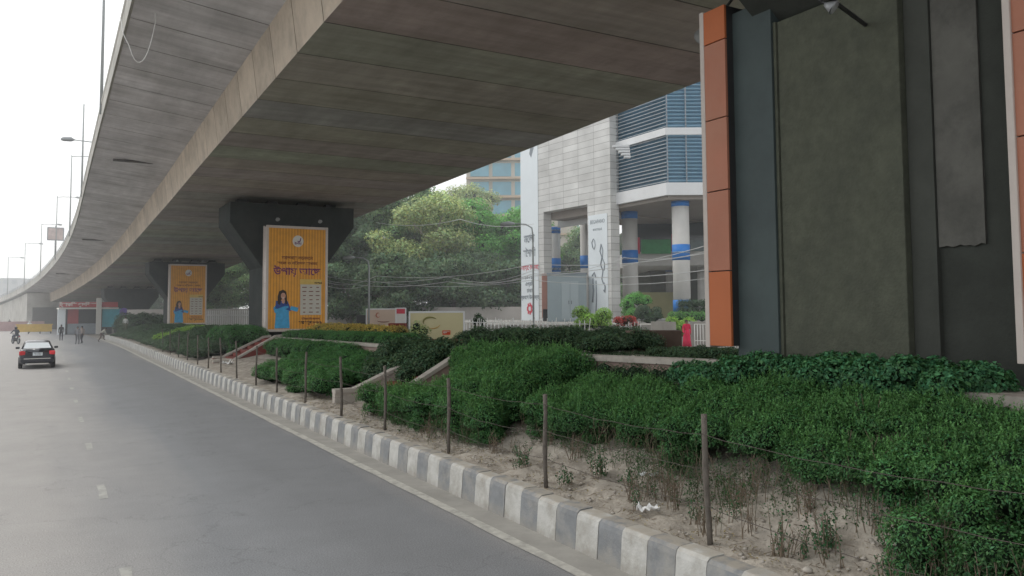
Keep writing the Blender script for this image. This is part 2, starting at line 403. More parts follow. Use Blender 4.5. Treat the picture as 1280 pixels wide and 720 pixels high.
def asphalt(name, base, light):
    m = bpy.data.materials.new(name); nt, b = nodes_of(m); N = nt.nodes; L = nt.links
    b.inputs['Roughness'].default_value = 0.86; b.inputs['Specular IOR Level'].default_value = 0.25
    uv = N.new('ShaderNodeUVMap'); uv.uv_map = 'lane'
    sep = N.new('ShaderNodeSeparateXYZ'); L.new(uv.outputs[0], sep.inputs[0])
    nz = N.new('ShaderNodeTexNoise'); nz.inputs['Scale'].default_value = 0.35; nz.inputs['Detail'].default_value = 5
    mp = N.new('ShaderNodeMapping'); mp.inputs['Scale'].default_value = (1.6, 0.22, 1); L.new(uv.outputs[0], mp.inputs[0]); L.new(mp.outputs[0], nz.inputs['Vector'])
    ad = N.new('ShaderNodeMath'); ad.operation = 'MULTIPLY_ADD'; ad.inputs[1].default_value = 3.2; ad.inputs[2].default_value = -1.6
    L.new(nz.outputs['Fac'], ad.inputs[0])
    a2 = N.new('ShaderNodeMath'); a2.operation = 'ADD'; L.new(sep.outputs['X'], a2.inputs[0]); L.new(ad.outputs[0], a2.inputs[1])
    mr = N.new('ShaderNodeMapRange'); mr.inputs[1].default_value = -4; mr.inputs[2].default_value = 6; L.new(a2.outputs[0], mr.inputs[0])
    rp = N.new('ShaderNodeValToRGB'); e = rp.color_ramp.elements
    e[0].position = 0.0; e[0].color = (*light, 1); e[1].position = 1.0; e[1].color = (*[0.72 * l for l in light], 1)
    for p, c in ((0.40, [0.9 * l for l in light]), (0.62, [1.15 * l for l in base]), (0.78, base), (0.90, [1.05 * l for l in base])):
        q = e.new(p); q.color = (*c, 1)
    L.new(mr.outputs[0], rp.inputs[0])
    # fine aggregate and worn patches
    n1 = N.new('ShaderNodeTexNoise'); n1.inputs['Scale'].default_value = 55; n1.inputs['Detail'].default_value = 4
    n2 = N.new('ShaderNodeTexNoise'); n2.inputs['Scale'].default_value = 0.9; n2.inputs['Detail'].default_value = 9; n2.inputs['Roughness'].default_value = 0.7
    vo = N.new('ShaderNodeTexVoronoi'); vo.inputs['Scale'].default_value = 26
    L.new(uv.outputs[0], n1.inputs['Vector']); L.new(uv.outputs[0], n2.inputs['Vector']); L.new(uv.outputs[0], vo.inputs['Vector'])
    m1 = N.new('ShaderNodeMapRange'); m1.inputs[1].default_value = 0.3; m1.inputs[2].default_value = 0.7; m1.inputs[3].default_value = 0.72; m1.inputs[4].default_value = 1.28; L.new(n1.outputs['Fac'], m1.inputs[0])
    m2 = N.new('ShaderNodeMapRange'); m2.inputs[1].default_value = 0.3; m2.inputs[2].default_value = 0.7; m2.inputs[3].default_value = 0.93; m2.inputs[4].default_value = 1.07; L.new(n2.outputs['Fac'], m2.inputs[0])
    m3 = N.new('ShaderNodeMapRange'); m3.inputs[1].default_value = 0.0; m3.inputs[2].default_value = 0.09; m3.inputs[3].default_value = 1.7; m3.inputs[4].default_value = 1.0; L.new(vo.outputs['Distance'], m3.inputs[0])
    mm = N.new('ShaderNodeMath'); mm.operation = 'MULTIPLY'; L.new(m1.outputs[0], mm.inputs[0]); L.new(m2.outputs[0], mm.inputs[1])
    m4 = N.new('ShaderNodeMath'); m4.operation = 'MULTIPLY'; L.new(mm.outputs[0], m4.inputs[0]); L.new(m3.outputs[0], m4.inputs[1])
    sc = N.new('ShaderNodeVectorMath'); sc.operation = 'SCALE'; L.new(rp.outputs[0], sc.inputs[0]); L.new(m4.outputs[0], sc.inputs['Scale'])
    # tar drips and cracks
    w2 = N.new('ShaderNodeTexVoronoi'); w2.feature = 'DISTANCE_TO_EDGE'; w2.inputs['Scale'].default_value = 0.28
    nn = N.new('ShaderNodeTexNoise'); nn.inputs['Scale'].default_value = 1.3; nn.inputs['Detail'].default_value = 6; L.new(uv.outputs[0], nn.inputs['Vector'])
    vm = N.new('ShaderNodeVectorMath'); vm.operation = 'MULTIPLY_ADD'; vm.inputs[1].default_value = (1.6, 1.6, 1.6); L.new(nn.outputs['Color'], vm.inputs[0]); L.new(uv.outputs[0], vm.inputs[2])
    L.new(vm.outputs[0], w2.inputs['Vector'])
    cr = N.new('ShaderNodeMapRange'); cr.inputs[1].default_value = 0.0; cr.inputs[2].default_value = 0.006; cr.inputs[3].default_value = 0.84; cr.inputs[4].default_value = 1.0; L.new(w2.outputs['Distance'], cr.inputs[0])
    s2 = N.new('ShaderNodeVectorMath'); s2.operation = 'SCALE'; L.new(sc.outputs[0], s2.inputs[0]); L.new(cr.outputs[0], s2.inputs['Scale'])
    L.new(s2.outputs[0], b.inputs['Base Color'])
    bp = N.new('ShaderNodeBump'); bp.inputs['Strength'].default_value = 0.4; bp.inputs['Distance'].default_value = 0.01
    L.new(n1.outputs['Fac'], bp.inputs['Height']); L.new(bp.outputs[0], b.inputs['Normal'])
    return m
M_asph = asphalt('worn_asphalt', (0.178, 0.183, 0.190), (0.38, 0.365, 0.35))

def strip(name, s0, s1, d0, d1, z, m, step=4.0, uv=False, nd=1, kind='structure'):
    mb = MB(); n = max(2, int((s1 - s0) / step) + 1)
    P = [[W(s0 + (s1 - s0) * i / (n - 1), d0 + (d1 - d0) * j / nd, z) for j in range(nd + 1)] for i in range(n)]
    mb.grid(P, flip=True)
    o = mb.build(name, m)
    if uv:
        me = o.data; u = me.uv_layers.new(name='lane'); k = nd + 1
        for lp in me.loops:
            i, j = divmod(lp.vertex_index, k)
            u.data[lp.index].uv = (d0 + (d1 - d0) * j / nd, s0 + (s1 - s0) * i / (n - 1))
    if kind: tag(o, kind=kind)
    return o
strip('road', -10, 420, -15.5, 5.48, 0.0, M_asph, uv=True, nd=2)
strip('far_road', -10, 420, 16.5, 27, 0.0, M_asph, uv=True, nd=2)
strip('gutter', -10, 100, 5.48, 5.95, 0.004, M_gutter)
# worn edge line with broken rims
def ragged_line(name, s0, s1, d, w, z, step=0.5):
    mb = MB(); n = int((s1 - s0) / step) + 1
    P = []
    for i in range(n):
        s = s0 + (s1 - s0) * i / (n - 1)
        a = random.uniform(-0.012, 0.012); b = random.uniform(-0.012, 0.012)
        P.append([W(s, d - w / 2 + a, z), W(s, d + w / 2 + b, z)])
    mb.grid(P, flip=True)
    return tag(mb.build(name, M_line), kind='structure')
ragged_line('road_edge_line', -4, 102, 5.44, 0.17, 0.009)
def dashes(name, s_first, gap, n, d, ln, w=0.12):
    mb = MB()
    for i in range(n):
        s = s_first + gap * i
        l = ln * random.uniform(0.75, 1.1)
        k = [random.uniform(-0.02, 0.02) for _ in range(6)]
        vs = [W(s - l / 2, d - w / 2 + k[0], 0.005), W(s - l / 2 + k[1], d + w / 2, 0.005), W(s + l * 0.1, d + w / 2 + k[2], 0.005), W(s + l / 2, d + w / 2 + k[3], 0.005), W(s + l / 2 + k[4], d - w / 2, 0.005), W(s, d - w / 2 + k[5], 0.005)]
        mb.add(vs, [tuple(range(6))])
    return tag(mb.build(name, M_dash), kind='structure')
dashes('lane_dashes', 10.3 - 5.35 * 2, 5.35, 13, 0.86, 1.25)
dashes('lane_dashes', 10.3 - 5.35 * 2, 5.35, 34, -1.98, 1.3, 0.14)

# kerb: painted blocks, white and grey in turn
mb = MB(); s = -4.0; i = 0
while s < 99:
    l = 0.47; g = 0.006
    h = 0.50 + random.uniform(-0.012, 0.012); off = random.uniform(-0.008, 0.008)
    q = (s + l / 2)
    M = Matrix.Translation(W(q, 0, 0)) @ Matrix.Rotation(heading(q), 4, 'Z')
    mi = i % 2
    # profile across the kerb: battered face, rounded shoulder
    x0 = 5.93 + off; x1 = 6.22 + off
    prof = [(x0, -0.02), (x0 + 0.03, h - 0.10), (x0 + 0.045, h - 0.04), (x0 + 0.085, h - 0.005), (x0 + 0.12, h), (x1, h + 0.004), (x1, 0.2)]
    y = (l - g) / 2
    vs = [M @ Vector((p[0], -y, p[1])) for p in prof] + [M @ Vector((p[0], y, p[1])) for p in prof]
    n = len(prof)
    fs = [(j, j + 1, n + j + 1, n + j)[::-1] for j in range(n - 1)] + [tuple(range(n)), tuple(range(n, 2 * n))[::-1]]
    mb.add(vs, fs, mi)
    s += l; i += 1
def dust_top(m, dust, amt):
    nt = m.node_tree; N = nt.nodes; L = nt.links; b = N['Principled BSDF']
    src = b.inputs['Base Color'].links[0].from_socket
    g = N.new('ShaderNodeNewGeometry'); sp = N.new('ShaderNodeSeparateXYZ'); L.new(g.outputs['True Normal'], sp.inputs[0])
    n = N.new('ShaderNodeTexNoise'); n.inputs['Scale'].default_value = 7; n.inputs['Detail'].default_value = 7; L.new(g.outputs['Position'], n.inputs['Vector'])
    mu = N.new('ShaderNodeMath'); mu.operation = 'MULTIPLY'; L.new(sp.outputs['Z'], mu.inputs[0]); L.new(n.outputs['Fac'], mu.inputs[1])
    r = N.new('ShaderNodeMapRange'); r.inputs[1].default_value = .34; r.inputs[2].default_value = .56; r.inputs[4].default_value = amt; L.new(mu.outputs[0], r.inputs[0])
    mi = N.new('ShaderNodeMix'); mi.data_type = 'RGBA'; L.new(r.outputs[0], mi.inputs['Factor']); L.new(src, mi.inputs['A']); mi.inputs['B'].default_value = (*dust, 1)
    # grime rising from the foot of the face
    sz = N.new('ShaderNodeSeparateXYZ'); L.new(g.outputs['Position'], sz.inputs[0])
    ad = N.new('ShaderNodeMath'); ad.operation = 'MULTIPLY_ADD'; ad.inputs[1].default_value = .35; L.new(n.outputs['Fac'], ad.inputs[0]); L.new(sz.outputs['Z'], ad.inputs[2])
    r2 = N.new('ShaderNodeMapRange'); r2.inputs[1].default_value = .18; r2.inputs[2].default_value = .34; r2.inputs[3].default_value = .6; r2.inputs[4].default_value = 0; L.new(ad.outputs[0], r2.inputs[0])
    m2 = N.new('ShaderNodeMix'); m2.data_type = 'RGBA'; L.new(r2.outputs[0], m2.inputs['Factor']); L.new(mi.outputs['Result'], m2.inputs['A']); m2.inputs['B'].default_value = (.27, .255, .225, 1)
    L.new(m2.outputs['Result'], b.inputs['Base Color'])
dust_top(M_kerb_w, (.40, .36, .30), .75); dust_top(M_kerb_g, (.38, .345, .29), .8)
tag(mb.build('kerb', [M_kerb_w, M_kerb_g]), kind='structure')

# ------------------------------------------------------------------ sloping soil bed and raised bed
def lerp_(a, b, x): return a + (b - a) * max(0.0, min(1.0, x))
def soil_z(s, d):
    p = plat(s)
    zt = p - 0.62 if s < 60 else p - 0.4
    zt = max(zt, 0.5)
    e = interp(d, [(6.1, 0.0), (6.5, 0.03), (7.2, 0.12), (10.0, 1.0)])
    if s < 7.5: e = lerp_(e, interp(d, [(6.1, 0.0), (6.8, 0.06), (8.4, 1.2), (10, 1.35)]), (7.5 - s) / 1.5)
    if s > 93: zt = 0.5 - 0.5 * (min(s, 100) - 93) / 7; 
    b = 0.47 if s < 93 else 0.47 * (1 - (min(s, 100) - 93) / 7)
    return b + (zt - b) * e
def nz(s, d, k=1.0):
    return k * (0.045 * math.sin(s * 1.3 + d * 2.1) * math.cos(d * 3.7 - s * 0.7) + 0.025 * math.sin(s * 4.1 + 1.3 * d) * math.sin(d * 5.3 + s) + 0.012 * math.sin(s * 11 + d * 7) * math.sin(d * 13 - s * 5))
from mathutils import noise as mnoise
mb = MB(); P = []
s = -6.0
while s <= 100.01:
    row = []
    for j in range(41):
        d = 6.16 + (10.05 - 6.16) * j / 40
        k = min(1, (d - 6.16) / 0.3)
        lump = 0.0
        if s < 32: lump = 0.07 * mnoise.noise(Vector((s * 2.2, d * 2.2, 0))) + 0.05 * mnoise.noise(Vector((s * 6, d * 6, 3))) + 0.03 * mnoise.noise(Vector((s * 19, d * 19, 5)))
        row.append(W(s, d, soil_z(s, d) + k * (nz(s, d, 0.7) + lump) - 0.01))
    P.append(row)
    s += 0.1 if s < 26 else 0.6
mb.grid(P, flip=True)
tag(mb.build('soil_bank', M_soil), kind='structure')
# raised bed top
mb = MB(); P = []
s = -6.0
while s <= 100:
    P.append([W(s, d, plat(s) - 0.06 + 0.03 * math.sin(s * 2 + d)) for d in (10.2, 11, 12, 13, 14.0, 15.0, 15.3)])
    P[-1].append(W(s, 15.3, 0)); s += 1.0
mb.grid(P, flip=True, smooth=False)
tag(mb.build('planter_ground', M_soil), kind='structure')

def sweep(prof, s_list, zf, d0=0.0, mi=0, mb=None, closed=True):
    """profile points (d,z) swept along the road"""
    mb = mb or MB(); n = len(prof)
    vs = [W(s, d0 + p[0], zf(s) + p[1]) for s in s_list for p in prof]
    fs = []
    for i in range(len(s_list) - 1):
        for j in range(n if closed else n - 1):
            fs.append((i * n + j, (i + 1) * n + j, (i + 1) * n + (j + 1) % n, i * n + (j + 1) % n))
    if closed:
        fs.append(tuple(range(n))); fs.append(tuple((len(s_list) - 1) * n + j for j in range(n))[::-1])
    return mb.add(vs, fs, mi)
def frange(a, b, st):
    r = []; 
    while a < b - 1e-6: r.append(a); a += st
    return r + [b]
# long wall that holds the raised bed, in stretches between the stairs
def bed_wall(s0, s1, label, m):
    t = thing('retaining_wall', label, 'wall', W((s0 + s1) / 2, 10.1, 0.6))
    sl = frange(s0, s1, 1.0)
    sweep([(-0.11, -0.9), (0.11, -0.9), (0.11, 0.0), (-0.11, 0.0)], sl, lambda s: plat(s), 10.1).build('wall', m, t, world=True)
    sweep([(-0.17, 0.003), (0.17, 0.003), (0.17, 0.10), (0.14, 0.12), (-0.14, 0.12), (-0.17, 0.10)], sl, lambda s: plat(s), 10.1).build('coping', M_cope, t, world=True)
    return t
bed_wall(5.9, 19.3, 'faded pink retaining wall with pale coping behind the nearest big hedge', M_pinkwall)
bed_wall(21.7, 41.3, 'long low wall with pale coping behind the clipped hedge by the front billboard', M_pinkwall)
bed_wall(44.2, 63.0, 'low wall with pale coping among shrubs left of the front billboard pier', M_redwall)

# stair side walls: sloped coping down the bank
def stair_wall(s, d0, d1, z0, z1, label, m, flat=0.6):
    t = thing('stair_side_wall', label, 'wall', W(s, d0, z0 - 0.4), heading(s), 'sloping stair side walls')
    L_ = d1 - d0; h = z1 - z0; w = 0.11
    top = [(-flat, z0), (0, z0), (L_, z1), (L_ + 0.35, z1 + 0.03)]
    zz = z0 - 0.4
    def prof(thick_lo, thick_hi, w):
        up = [(x, z - zz + thick_hi) for x, z in top]; dn = [(x, z - zz + thick_lo) for x, z in top]
        return up, dn
    b = MB()
    up, dn = prof(0, 0.0, w)
    pts = [(up[0][0], -0.15), (up[-1][0], 0.6 if h > 0.6 else 0)] + [(x, z) for x, z in up[::-1]]
    pts = [(up[0][0], -0.25)] + [(up[1][0], -0.25), (up[2][0], z1 - zz - 0.75), (up[3][0], z1 - zz - 0.75)] + [(x, z) for x, z in up[::-1]]
    n = len(pts)
    vs = [(x, -w, z) for x, z in pts] + [(x, w, z) for x, z in pts]
    fs = [tuple(range(n)), tuple(range(n, 2 * n))[::-1]] + [(i, n + i, n + (i + 1) % n, (i + 1) % n) for i in range(n)]
    b.add(vs, fs); b.build('wall', m, t)
    c = MB(); w2 = 0.155
    for a, e in zip(up, up[1:]):
        vs = [(a[0], -w2, a[1] + 0.003), (a[0], w2, a[1] + 0.003), (a[0], w2, a[1] + 0.11), (a[0], -w2, a[1] + 0.11),
              (e[0], -w2, e[1] + 0.003), (e[0], w2, e[1] + 0.003), (e[0], w2, e[1] + 0.11), (e[0], -w2, e[1] + 0.11)]
        c.add(vs, [(0, 1, 5, 4), (2, 3, 7, 6), (3, 0, 4, 7), (1, 2, 6, 5)] + ([(0, 3, 2, 1)] if a == up[0] else []) + ([(4, 5, 6, 7)] if e == up[-1] else []))
    c.build('coping', M_cope, t)
    return t
stair_wall(19.5, 8.1, 9.8, 1.02, 1.95, 'sloping pale concrete coping between the two bright green hedges, nearest of the stair walls', M_pinkwall, 0.9)
stair_wall(21.6, 7.35, 9.8, 0.82, 1.86, 'sloping coping half hidden by creeper with a flat foot near a fence post', M_cope, 0.55)
stair_wall(41.5, 7.9, 10.0, 0.55, 1.72, 'sloping stair wall with bright dull-red side just before the front billboard', M_redwall, 0.9)
stair_wall(44.0, 7.9, 10.0, 0.62, 1.62, 'thin sloping stair coping just behind the red-sided stair wall', M_redwall, 0.5)
stair_wall(63.2, 8.2, 10.0, 0.7, 1.5, 'farthest stair coping, a short pale slope showing in the far hedge', M_cope, 0.3)
def stairs(s0, s1, d0, d1, z0, z1, label):
    b = MB(); n = 6
    for i in range(n):
        a = d0 + (d1 - d0) * i / n
        M = Matrix.Translation(W((s0 + s1) / 2, 0, 0)) @ Matrix.Rotation(heading(s0), 4, 'Z')
        zt = z0 + (z1 - z0) * (i + 1) / n
        b.box((a + (d1 - d0) / n / 2, 0, zt - 0.3), ((d1 - d0) / n - 0.004, s1 - s0, 0.6), M)
    o = b.build('staircase', M_redwall); tag(o, label, 'stairs')  # rear glass has a pale base colour: the sky's reflection painted in
stairs(19.68, 21.42, 7.9, 10.2, 0.7, 1.85, 'dark red steps overgrown with creeper, between the two nearest stair walls')
stairs(41.7, 43.8, 8.0, 10.2, 0.55, 1.58, 'red steps between the two stair walls before the front billboard')

# slabs by the nearest pier
b = MB(); sweep([(0, -0.5), (0.9, -0.5), (0.9, 0), (0, 0)], frange(-6, 6.0, 1), lambda s: 2.10, 9.25, mb=b)
sweep([(0, -0.7), (0.4, -0.7), (0.4, 0), (0, 0)], frange(-6, 6.0, 1), lambda s: 1.80, 8.35, mb=b)
b.build('concrete_edging', M_cope); tag(bpy.data.objects['concrete_edging'], 'two pale concrete edging slabs with dry grass between them, foot of the near pier', 'edging')

# ================================================================== flyover
S_ = []
s = -14.0; k = 0
rings = []
while s < 232:
    rings += [(s - 0.022, 0), (s - 0.017, 1), (s + 0.017, 1), (s + 0.022, 0)]; s += 2.5
fly = thing('flyover', 'long curving concrete flyover deck overhead with segment joints', 'flyover', W(60, 11.5, 9))
def deck_prof(s):
    a = 5.5 + 0.012 * max(0, min(33, s - 17)); r = 17.0 + 0.03 * max(0, min(33, s - 17))
    tip = 1.85
    return [(a, 0), (a - 0.2, 1.55), (tip, 2.0), (tip, 2.14), (r + 3.2, 2.14), (r + 3.2, 2.0), (r + 0.2, 1.55), (r, 0)]
mb = MB(); pr = None; n = 8
vs = []
for (s, g) in rings:
    z = soffit(s); p = deck_prof(s)
    for j, (d, h) in enumerate(p):
        if g:
            if j in (0, 7): h += 0.045; d += 0.03 if j == 0 else -0.03
            if j in (1, 6): h += 0.03; d += 0.03 if j == 1 else -0.03
            if j in (2, 5): h += 0.02
        vs.append(W(s, d, z + h))
nr = len(rings)
tb = 1.0
mb.v = [tuple(v) for v in vs]
for i in range(nr - 1):
    groove = rings[i][1] or rings[i + 1][1]
    if i % 4 == 3: tb = random.uniform(0.90, 1.08)
    for j in range(n):
        k = (j + 1) % n
        mb.f.append([i * n + j, (i + 1) * n + j, (i + 1) * n + k, i * n + k])
        mb.m.append(1 if j in (0, 6) else 0)
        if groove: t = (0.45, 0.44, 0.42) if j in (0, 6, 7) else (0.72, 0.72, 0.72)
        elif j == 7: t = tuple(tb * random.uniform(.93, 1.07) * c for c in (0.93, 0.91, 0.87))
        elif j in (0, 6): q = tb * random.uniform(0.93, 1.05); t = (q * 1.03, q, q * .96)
        elif j in (1, 5): q = (tb + 3) / 4; t = (q * 1.62, q * 1.64, q * 1.76)  # wing underside tinted brighter and bluer: light on it painted into the concrete
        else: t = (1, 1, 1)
        mb.t.append(t); mb.sm.append(False)
mb.f.append([j for j in range(n)]); mb.m.append(0); mb.t.append((1, 1, 1)); mb.sm.append(False)
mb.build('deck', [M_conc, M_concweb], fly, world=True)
sl = frange(-14, 231, 2.5)
for side in (0, 1):
    f = (lambda s: 1.85) if side == 0 else (lambda s: 17.0 + 0.03 * max(0, min(33, s - 17)) + 3.2)
    b = MB(); n = 6
    vs = []
    for s in sl:
        z = soffit(s); d = f(s); q = -1 if side == 0 else 1
        for (x, h) in [(q * 0.07, 1.93), (q * 0.05, 2.72), (q * 0.08, 2.76), (q * 0.08, 2.9), (-q * 0.16, 2.9), (-q * 0.22, 2.143)]:
            vs.append(W(s, d + x, z + h))
    fs = []
    for i in range(len(sl) - 1):
        for j in range(n):
            fs.append((i * n + j, (i + 1) * n + j, (i + 1) * n + (j + 1) % n, i * n + (j + 1) % n))
    b.add(vs, fs); b.build('parapet', M_conctrim, fly, world=True)
# steel rail on the left parapet
b = MB()
for h in (3.12, 3.38):
    b.tube([W(s, 1.9, soffit(s) + h) for s in frange(60, 231, 4)], 0.035, 5)
s = 60
while s < 231:
    b.tube([W(s, 1.9, soffit(s) + 2.9), W(s, 1.9, soffit(s) + 3.4)], 0.03, 4); s += 2.0
b.build('railing', M_steel, fly, world=True)
for s in (47.6, 87.3, 127.5):
    b = MB(); z = soffit(s)
    M = Matrix.Translation(W(s, 0, z)) @ Matrix.Rotation(heading(s), 4, 'Z')
    b.box((3.9, 0, 1.72), (2.3, 0.16, 0.12), M); b.build('drain_channel', M_darkgrey, fly, world=True)

# white cable that hangs in a loop from the left edge
b = MB()
A, Bp = at(151, -8, 22.2), at(200, -14, 23.0)
pts = []
for i in range(15):
    u = i / 14; x = 151 + 46 * u
    yy = -8 + 86 * (1 - abs(2 * u - 0.82) ** 2.3 if u < 0.41 else 1 - abs((u - 0.41) / 0.59) ** 2.1 * 1.05)
    pts.append(at(x + (4 if 0.1 < u < 0.9 else 0), yy, 22.2 + 0.8 * u))
b.tube(pts, 0.014, 6); b.build('cable', M_white); tag(bpy.data.objects['cable'], 'thin white cable hanging in a loop from the flyover edge', 'cable')

# ramp wall at the far end
t = thing('abutment', 'tall dark concrete abutment wall that carries the far end of the flyover', 'abutment', W(165, 10, 0))
b = MB()
for (s0, s1, d0, d1) in ((165, 232, 2.3, 19.8),):
    vs = []
    sl = frange(s0, s1, 6)
    for s in sl:
        z = max(soffit(s) + 1.6, 0.05)
        for (d, h) in ((d0, -0.1), (d0, z), (d1, z), (d1, -0.1)): vs.append(W(s, d, h))
    fs = [(i * 4 + j, (i + 1) * 4 + j, (i + 1) * 4 + (j + 1) % 4, i * 4 + (j + 1) % 4) for i in range(len(sl) - 1) for j in range(4)] + [(0, 1, 2, 3)]
    b.add(vs, fs)
b.build('wall', M_conctrim, t, world=True)
b = MB(); q = W(164.8, 11, 0); M = Matrix.Translation(q) @ Matrix.Rotation(heading(165), 4, 'Z'); b.box((0.4, 0, 1.9), (16.6, .3, 3.9), M); b.build('front_face', M_darkgrey, t, world=True)  # front coloured darker than the side wall: shade under the deck painted in
# ================================================================== piers
M_olive = mat('olive_roughcast', (0.092, 0.098, 0.074), 0.95, 0.18, 7, bump=1.0, bscale=24, dirt=(0.06, 0.064, 0.052), dirt_amt=0.6, dirt_scale=1.6)
M_bluegrey = mat('blue_grey_sheet', (0.062, 0.082, 0.082), 0.6, 0.18, 0.7, bump=0.05, bscale=6, dirt=(0.04, 0.052, 0.056), dirt_amt=0.7, dirt_scale=0.5)
M_darkrec = mat('dark_recess_concrete', (0.062, 0.066, 0.058), 0.95, 0.2, 1.5, bump=0.3, bscale=14)  # plain dark tone for the recess panel and corner strip
M_bare = mat('bare_concrete_patch', (0.115, 0.113, 0.102), 0.9, 0.22, 1.6, bump=0.4, bscale=14, dirt=(0.06, 0.06, 0.055), dirt_amt=0.7, dirt_scale=1.4)
PIER_D = 12.1
def make_pier(sc_, label, detail=False):
    base = plat(sc_) - 0.3 if sc_ < 100 else 0.0
    zt = soffit(sc_)
    t = thing('pier', label, 'pier', W(sc_, PIER_D, base), heading(sc_), 'flyover piers')
    H = zt - base
    hw, ht = 1.75, (2.2 if detail else 1.72)
    oy = -0.45 if detail else 0.0            # half width across, half thickness along
    cap_h = 2.4 if detail else 4.0; flat_h = 1.15 if not detail else 0.7
    b = MB()
    # stem and hammerhead as one cross profile (x across, z up), a little thinner stem
    prof = [(-hw, 0), (hw, 0), (hw, H - cap_h), (3.55, H - flat_h - 0.35), (3.55, H - 0.35), (-3.55, H - 0.35), (-3.55, H - flat_h - 0.35), (-hw, H - cap_h)]
    n = len(prof)
    vs = [(x, -ht + oy, z) for x, z in prof] + [(x, ht + oy, z) for x, z in prof]
    fs = [tuple(range(n)), tuple(range(n, 2 * n))[::-1]] + [(i, n + i, n + (i + 1) % n, (i + 1) % n) for i in range(n)]
    b.add(vs, fs)
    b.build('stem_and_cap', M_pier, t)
    for x in (-2.6, -0.9, 0.9, 2.6):
        q = MB(); q.box((x, 0, H - 0.26), (0.9, 0.9, 0.175)); q.build('pedestal', M_bare, t)
        q = MB(); q.box((x, 0, H - 0.088), (0.6, 0.6, 0.17)); q.build('bearing', M_black, t)
    return t
P3 = make_pier(7.6, 'nearest dark pier, rough olive panel and concrete patch on its road side', True)
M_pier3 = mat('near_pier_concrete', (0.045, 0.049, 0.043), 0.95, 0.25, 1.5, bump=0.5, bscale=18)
for c_ in P3.children:
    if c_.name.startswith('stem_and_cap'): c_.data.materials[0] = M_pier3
P2 = make_pier(47.8, 'dark hammerhead pier standing behind the front yellow billboard')
P1 = make_pier(87.5, 'second hammerhead pier, behind the smaller far yellow billboard')
P0 = make_pier(127.5, 'bare dark hammerhead pier beyond the far billboard, right of the kiosk')
# details of the near pier, in its own frame: x across (minus = road side), y along
def near_pier_details(t):
    base = plat(7.6) - 0.3; H = soffit(7.6) - base
    z0 = 0.1
    hx = -1.75
    def pan(name, y0, y1, x0, zb, zt, m, bev=0.0):
        q = MB(); q.box(((x0 + hx + 0.003) / 2, (y0 + y1) / 2, (zb + zt) / 2), (abs(hx - x0) + 0.004, y1 - y0, zt - zb), bev=bev); return q.build(name, m, t)
    pan('roughcast_panel', -0.82, 1.30, hx - 0.20, z0, H - 2.42, M_olive, 0.02)
    pan('edge_strip', 1.305, 1.36, hx - 0.23, z0, H - 2.42, M_olive)
    pan('dark_recess', -1.19, -0.83, hx - 0.08, z0, H - 2.42, M_darkrec)
    q = MB(); y0, y1, xf = -1.82, -1.20, hx - 0.045; zt = H - 2.42
    pts = [(y1, zt), (y0, zt)] + [(y0 + (y1 - y0) * i / 22, 2.06 + 0.03 * mnoise.noise(Vector((i * .3, 0, 0)))) for i in range(23)]
    n = len(pts)
    q.add([(xf, y, z) for y, z in pts] + [(hx + .003, y, z) for y, z in pts], [tuple(range(n)), tuple(range(n, 2 * n))[::-1]] + [(i, n + i, n + (i + 1) % n, (i + 1) % n) for i in range(n)])
    q.build('concrete_patch', M_bare, t)
near_pier_details(P3)

# ================================================================== pier billboards
def stripes_mat():
    m = bpy.data.materials.new('orange_banner'); nt, b = nodes_of(m); N = nt.nodes; L = nt.links
    tc = N.new('ShaderNodeTexCoord'); sp = N.new('ShaderNodeSeparateXYZ'); L.new(tc.outputs['Object'], sp.inputs[0])
    m1 = N.new('ShaderNodeMath'); m1.operation = 'MULTIPLY'; m1.inputs[1].default_value = 1 / 0.165; L.new(sp.outputs['X'], m1.inputs[0])
    fr = N.new('ShaderNodeMath'); fr.operation = 'FRACT'; L.new(m1.outputs[0], fr.inputs[0])
    rp = N.new('ShaderNodeValToRGB'); e = rp.color_ramp.elements
    e[0].position = 0.0; e[0].color = (0.36, 0.14, 0.012, 1); e[1].position = 1.0; e[1].color = (0.5, 0.2, 0.02, 1)
    for p, c in ((0.14, (0.68, 0.30, 0.025)), (0.5, (0.78, 0.36, 0.03)), (0.86, (0.66, 0.29, 0.025))):
        q = e.new(p); q.color = (*c, 1)
    L.new(fr.outputs[0], rp.inputs[0])
    nzn = N.new('ShaderNodeTexNoise'); nzn.inputs['Scale'].default_value = 2.5; L.new(tc.outputs['Object'], nzn.inputs['Vector'])
    mr = N.new('ShaderNodeMapRange'); mr.inputs[3].default_value = 0.75; mr.inputs[4].default_value = 1.15; L.new(nzn.outputs['Fac'], mr.inputs[0])
    s = N.new('ShaderNodeVectorMath'); s.operation = 'SCALE'; L.new(rp.outputs[0], s.inputs[0]); L.new(mr.outputs[0], s.inputs['Scale'])
    L.new(s.outputs[0], b.inputs['Base Color']); b.inputs['Roughness'].default_value = 0.55
    return m
M_banner = stripes_mat()
M_cream = mat('cream_frame', (0.56, 0.50, 0.46), 0.6, 0.08, 1.5, dirt=(0.35, 0.3, 0.27), dirt_amt=0.4, dirt_scale=1.5)
M_orange = mat('terracotta_cladding', (0.40, 0.165, 0.105), 0.55, 0.1, 0.8, dirt=(0.42, 0.23, 0.16), dirt_amt=0.6, dirt_scale=0.35)
M_orange2 = mat('orange_cladding', (0.46, 0.135, 0.05), 0.5, 0.08, 0.8)
M_purple = mat('purple_print', (0.13, 0.015, 0.12), 0.6)
M_maroon = mat('brown_print', (0.16, 0.04, 0.02), 0.6)
M_print_w = mat('white_print', (0.62, 0.60, 0.56), 0.6, 0.06, 6)
M_blue = mat('blue_dress_print', (0.06, 0.34, 0.60), 0.6, 0.2, 5)
M_blue2 = mat('dark_blue_print', (0.03, 0.07, 0.26), 0.6, 0.2, 5)
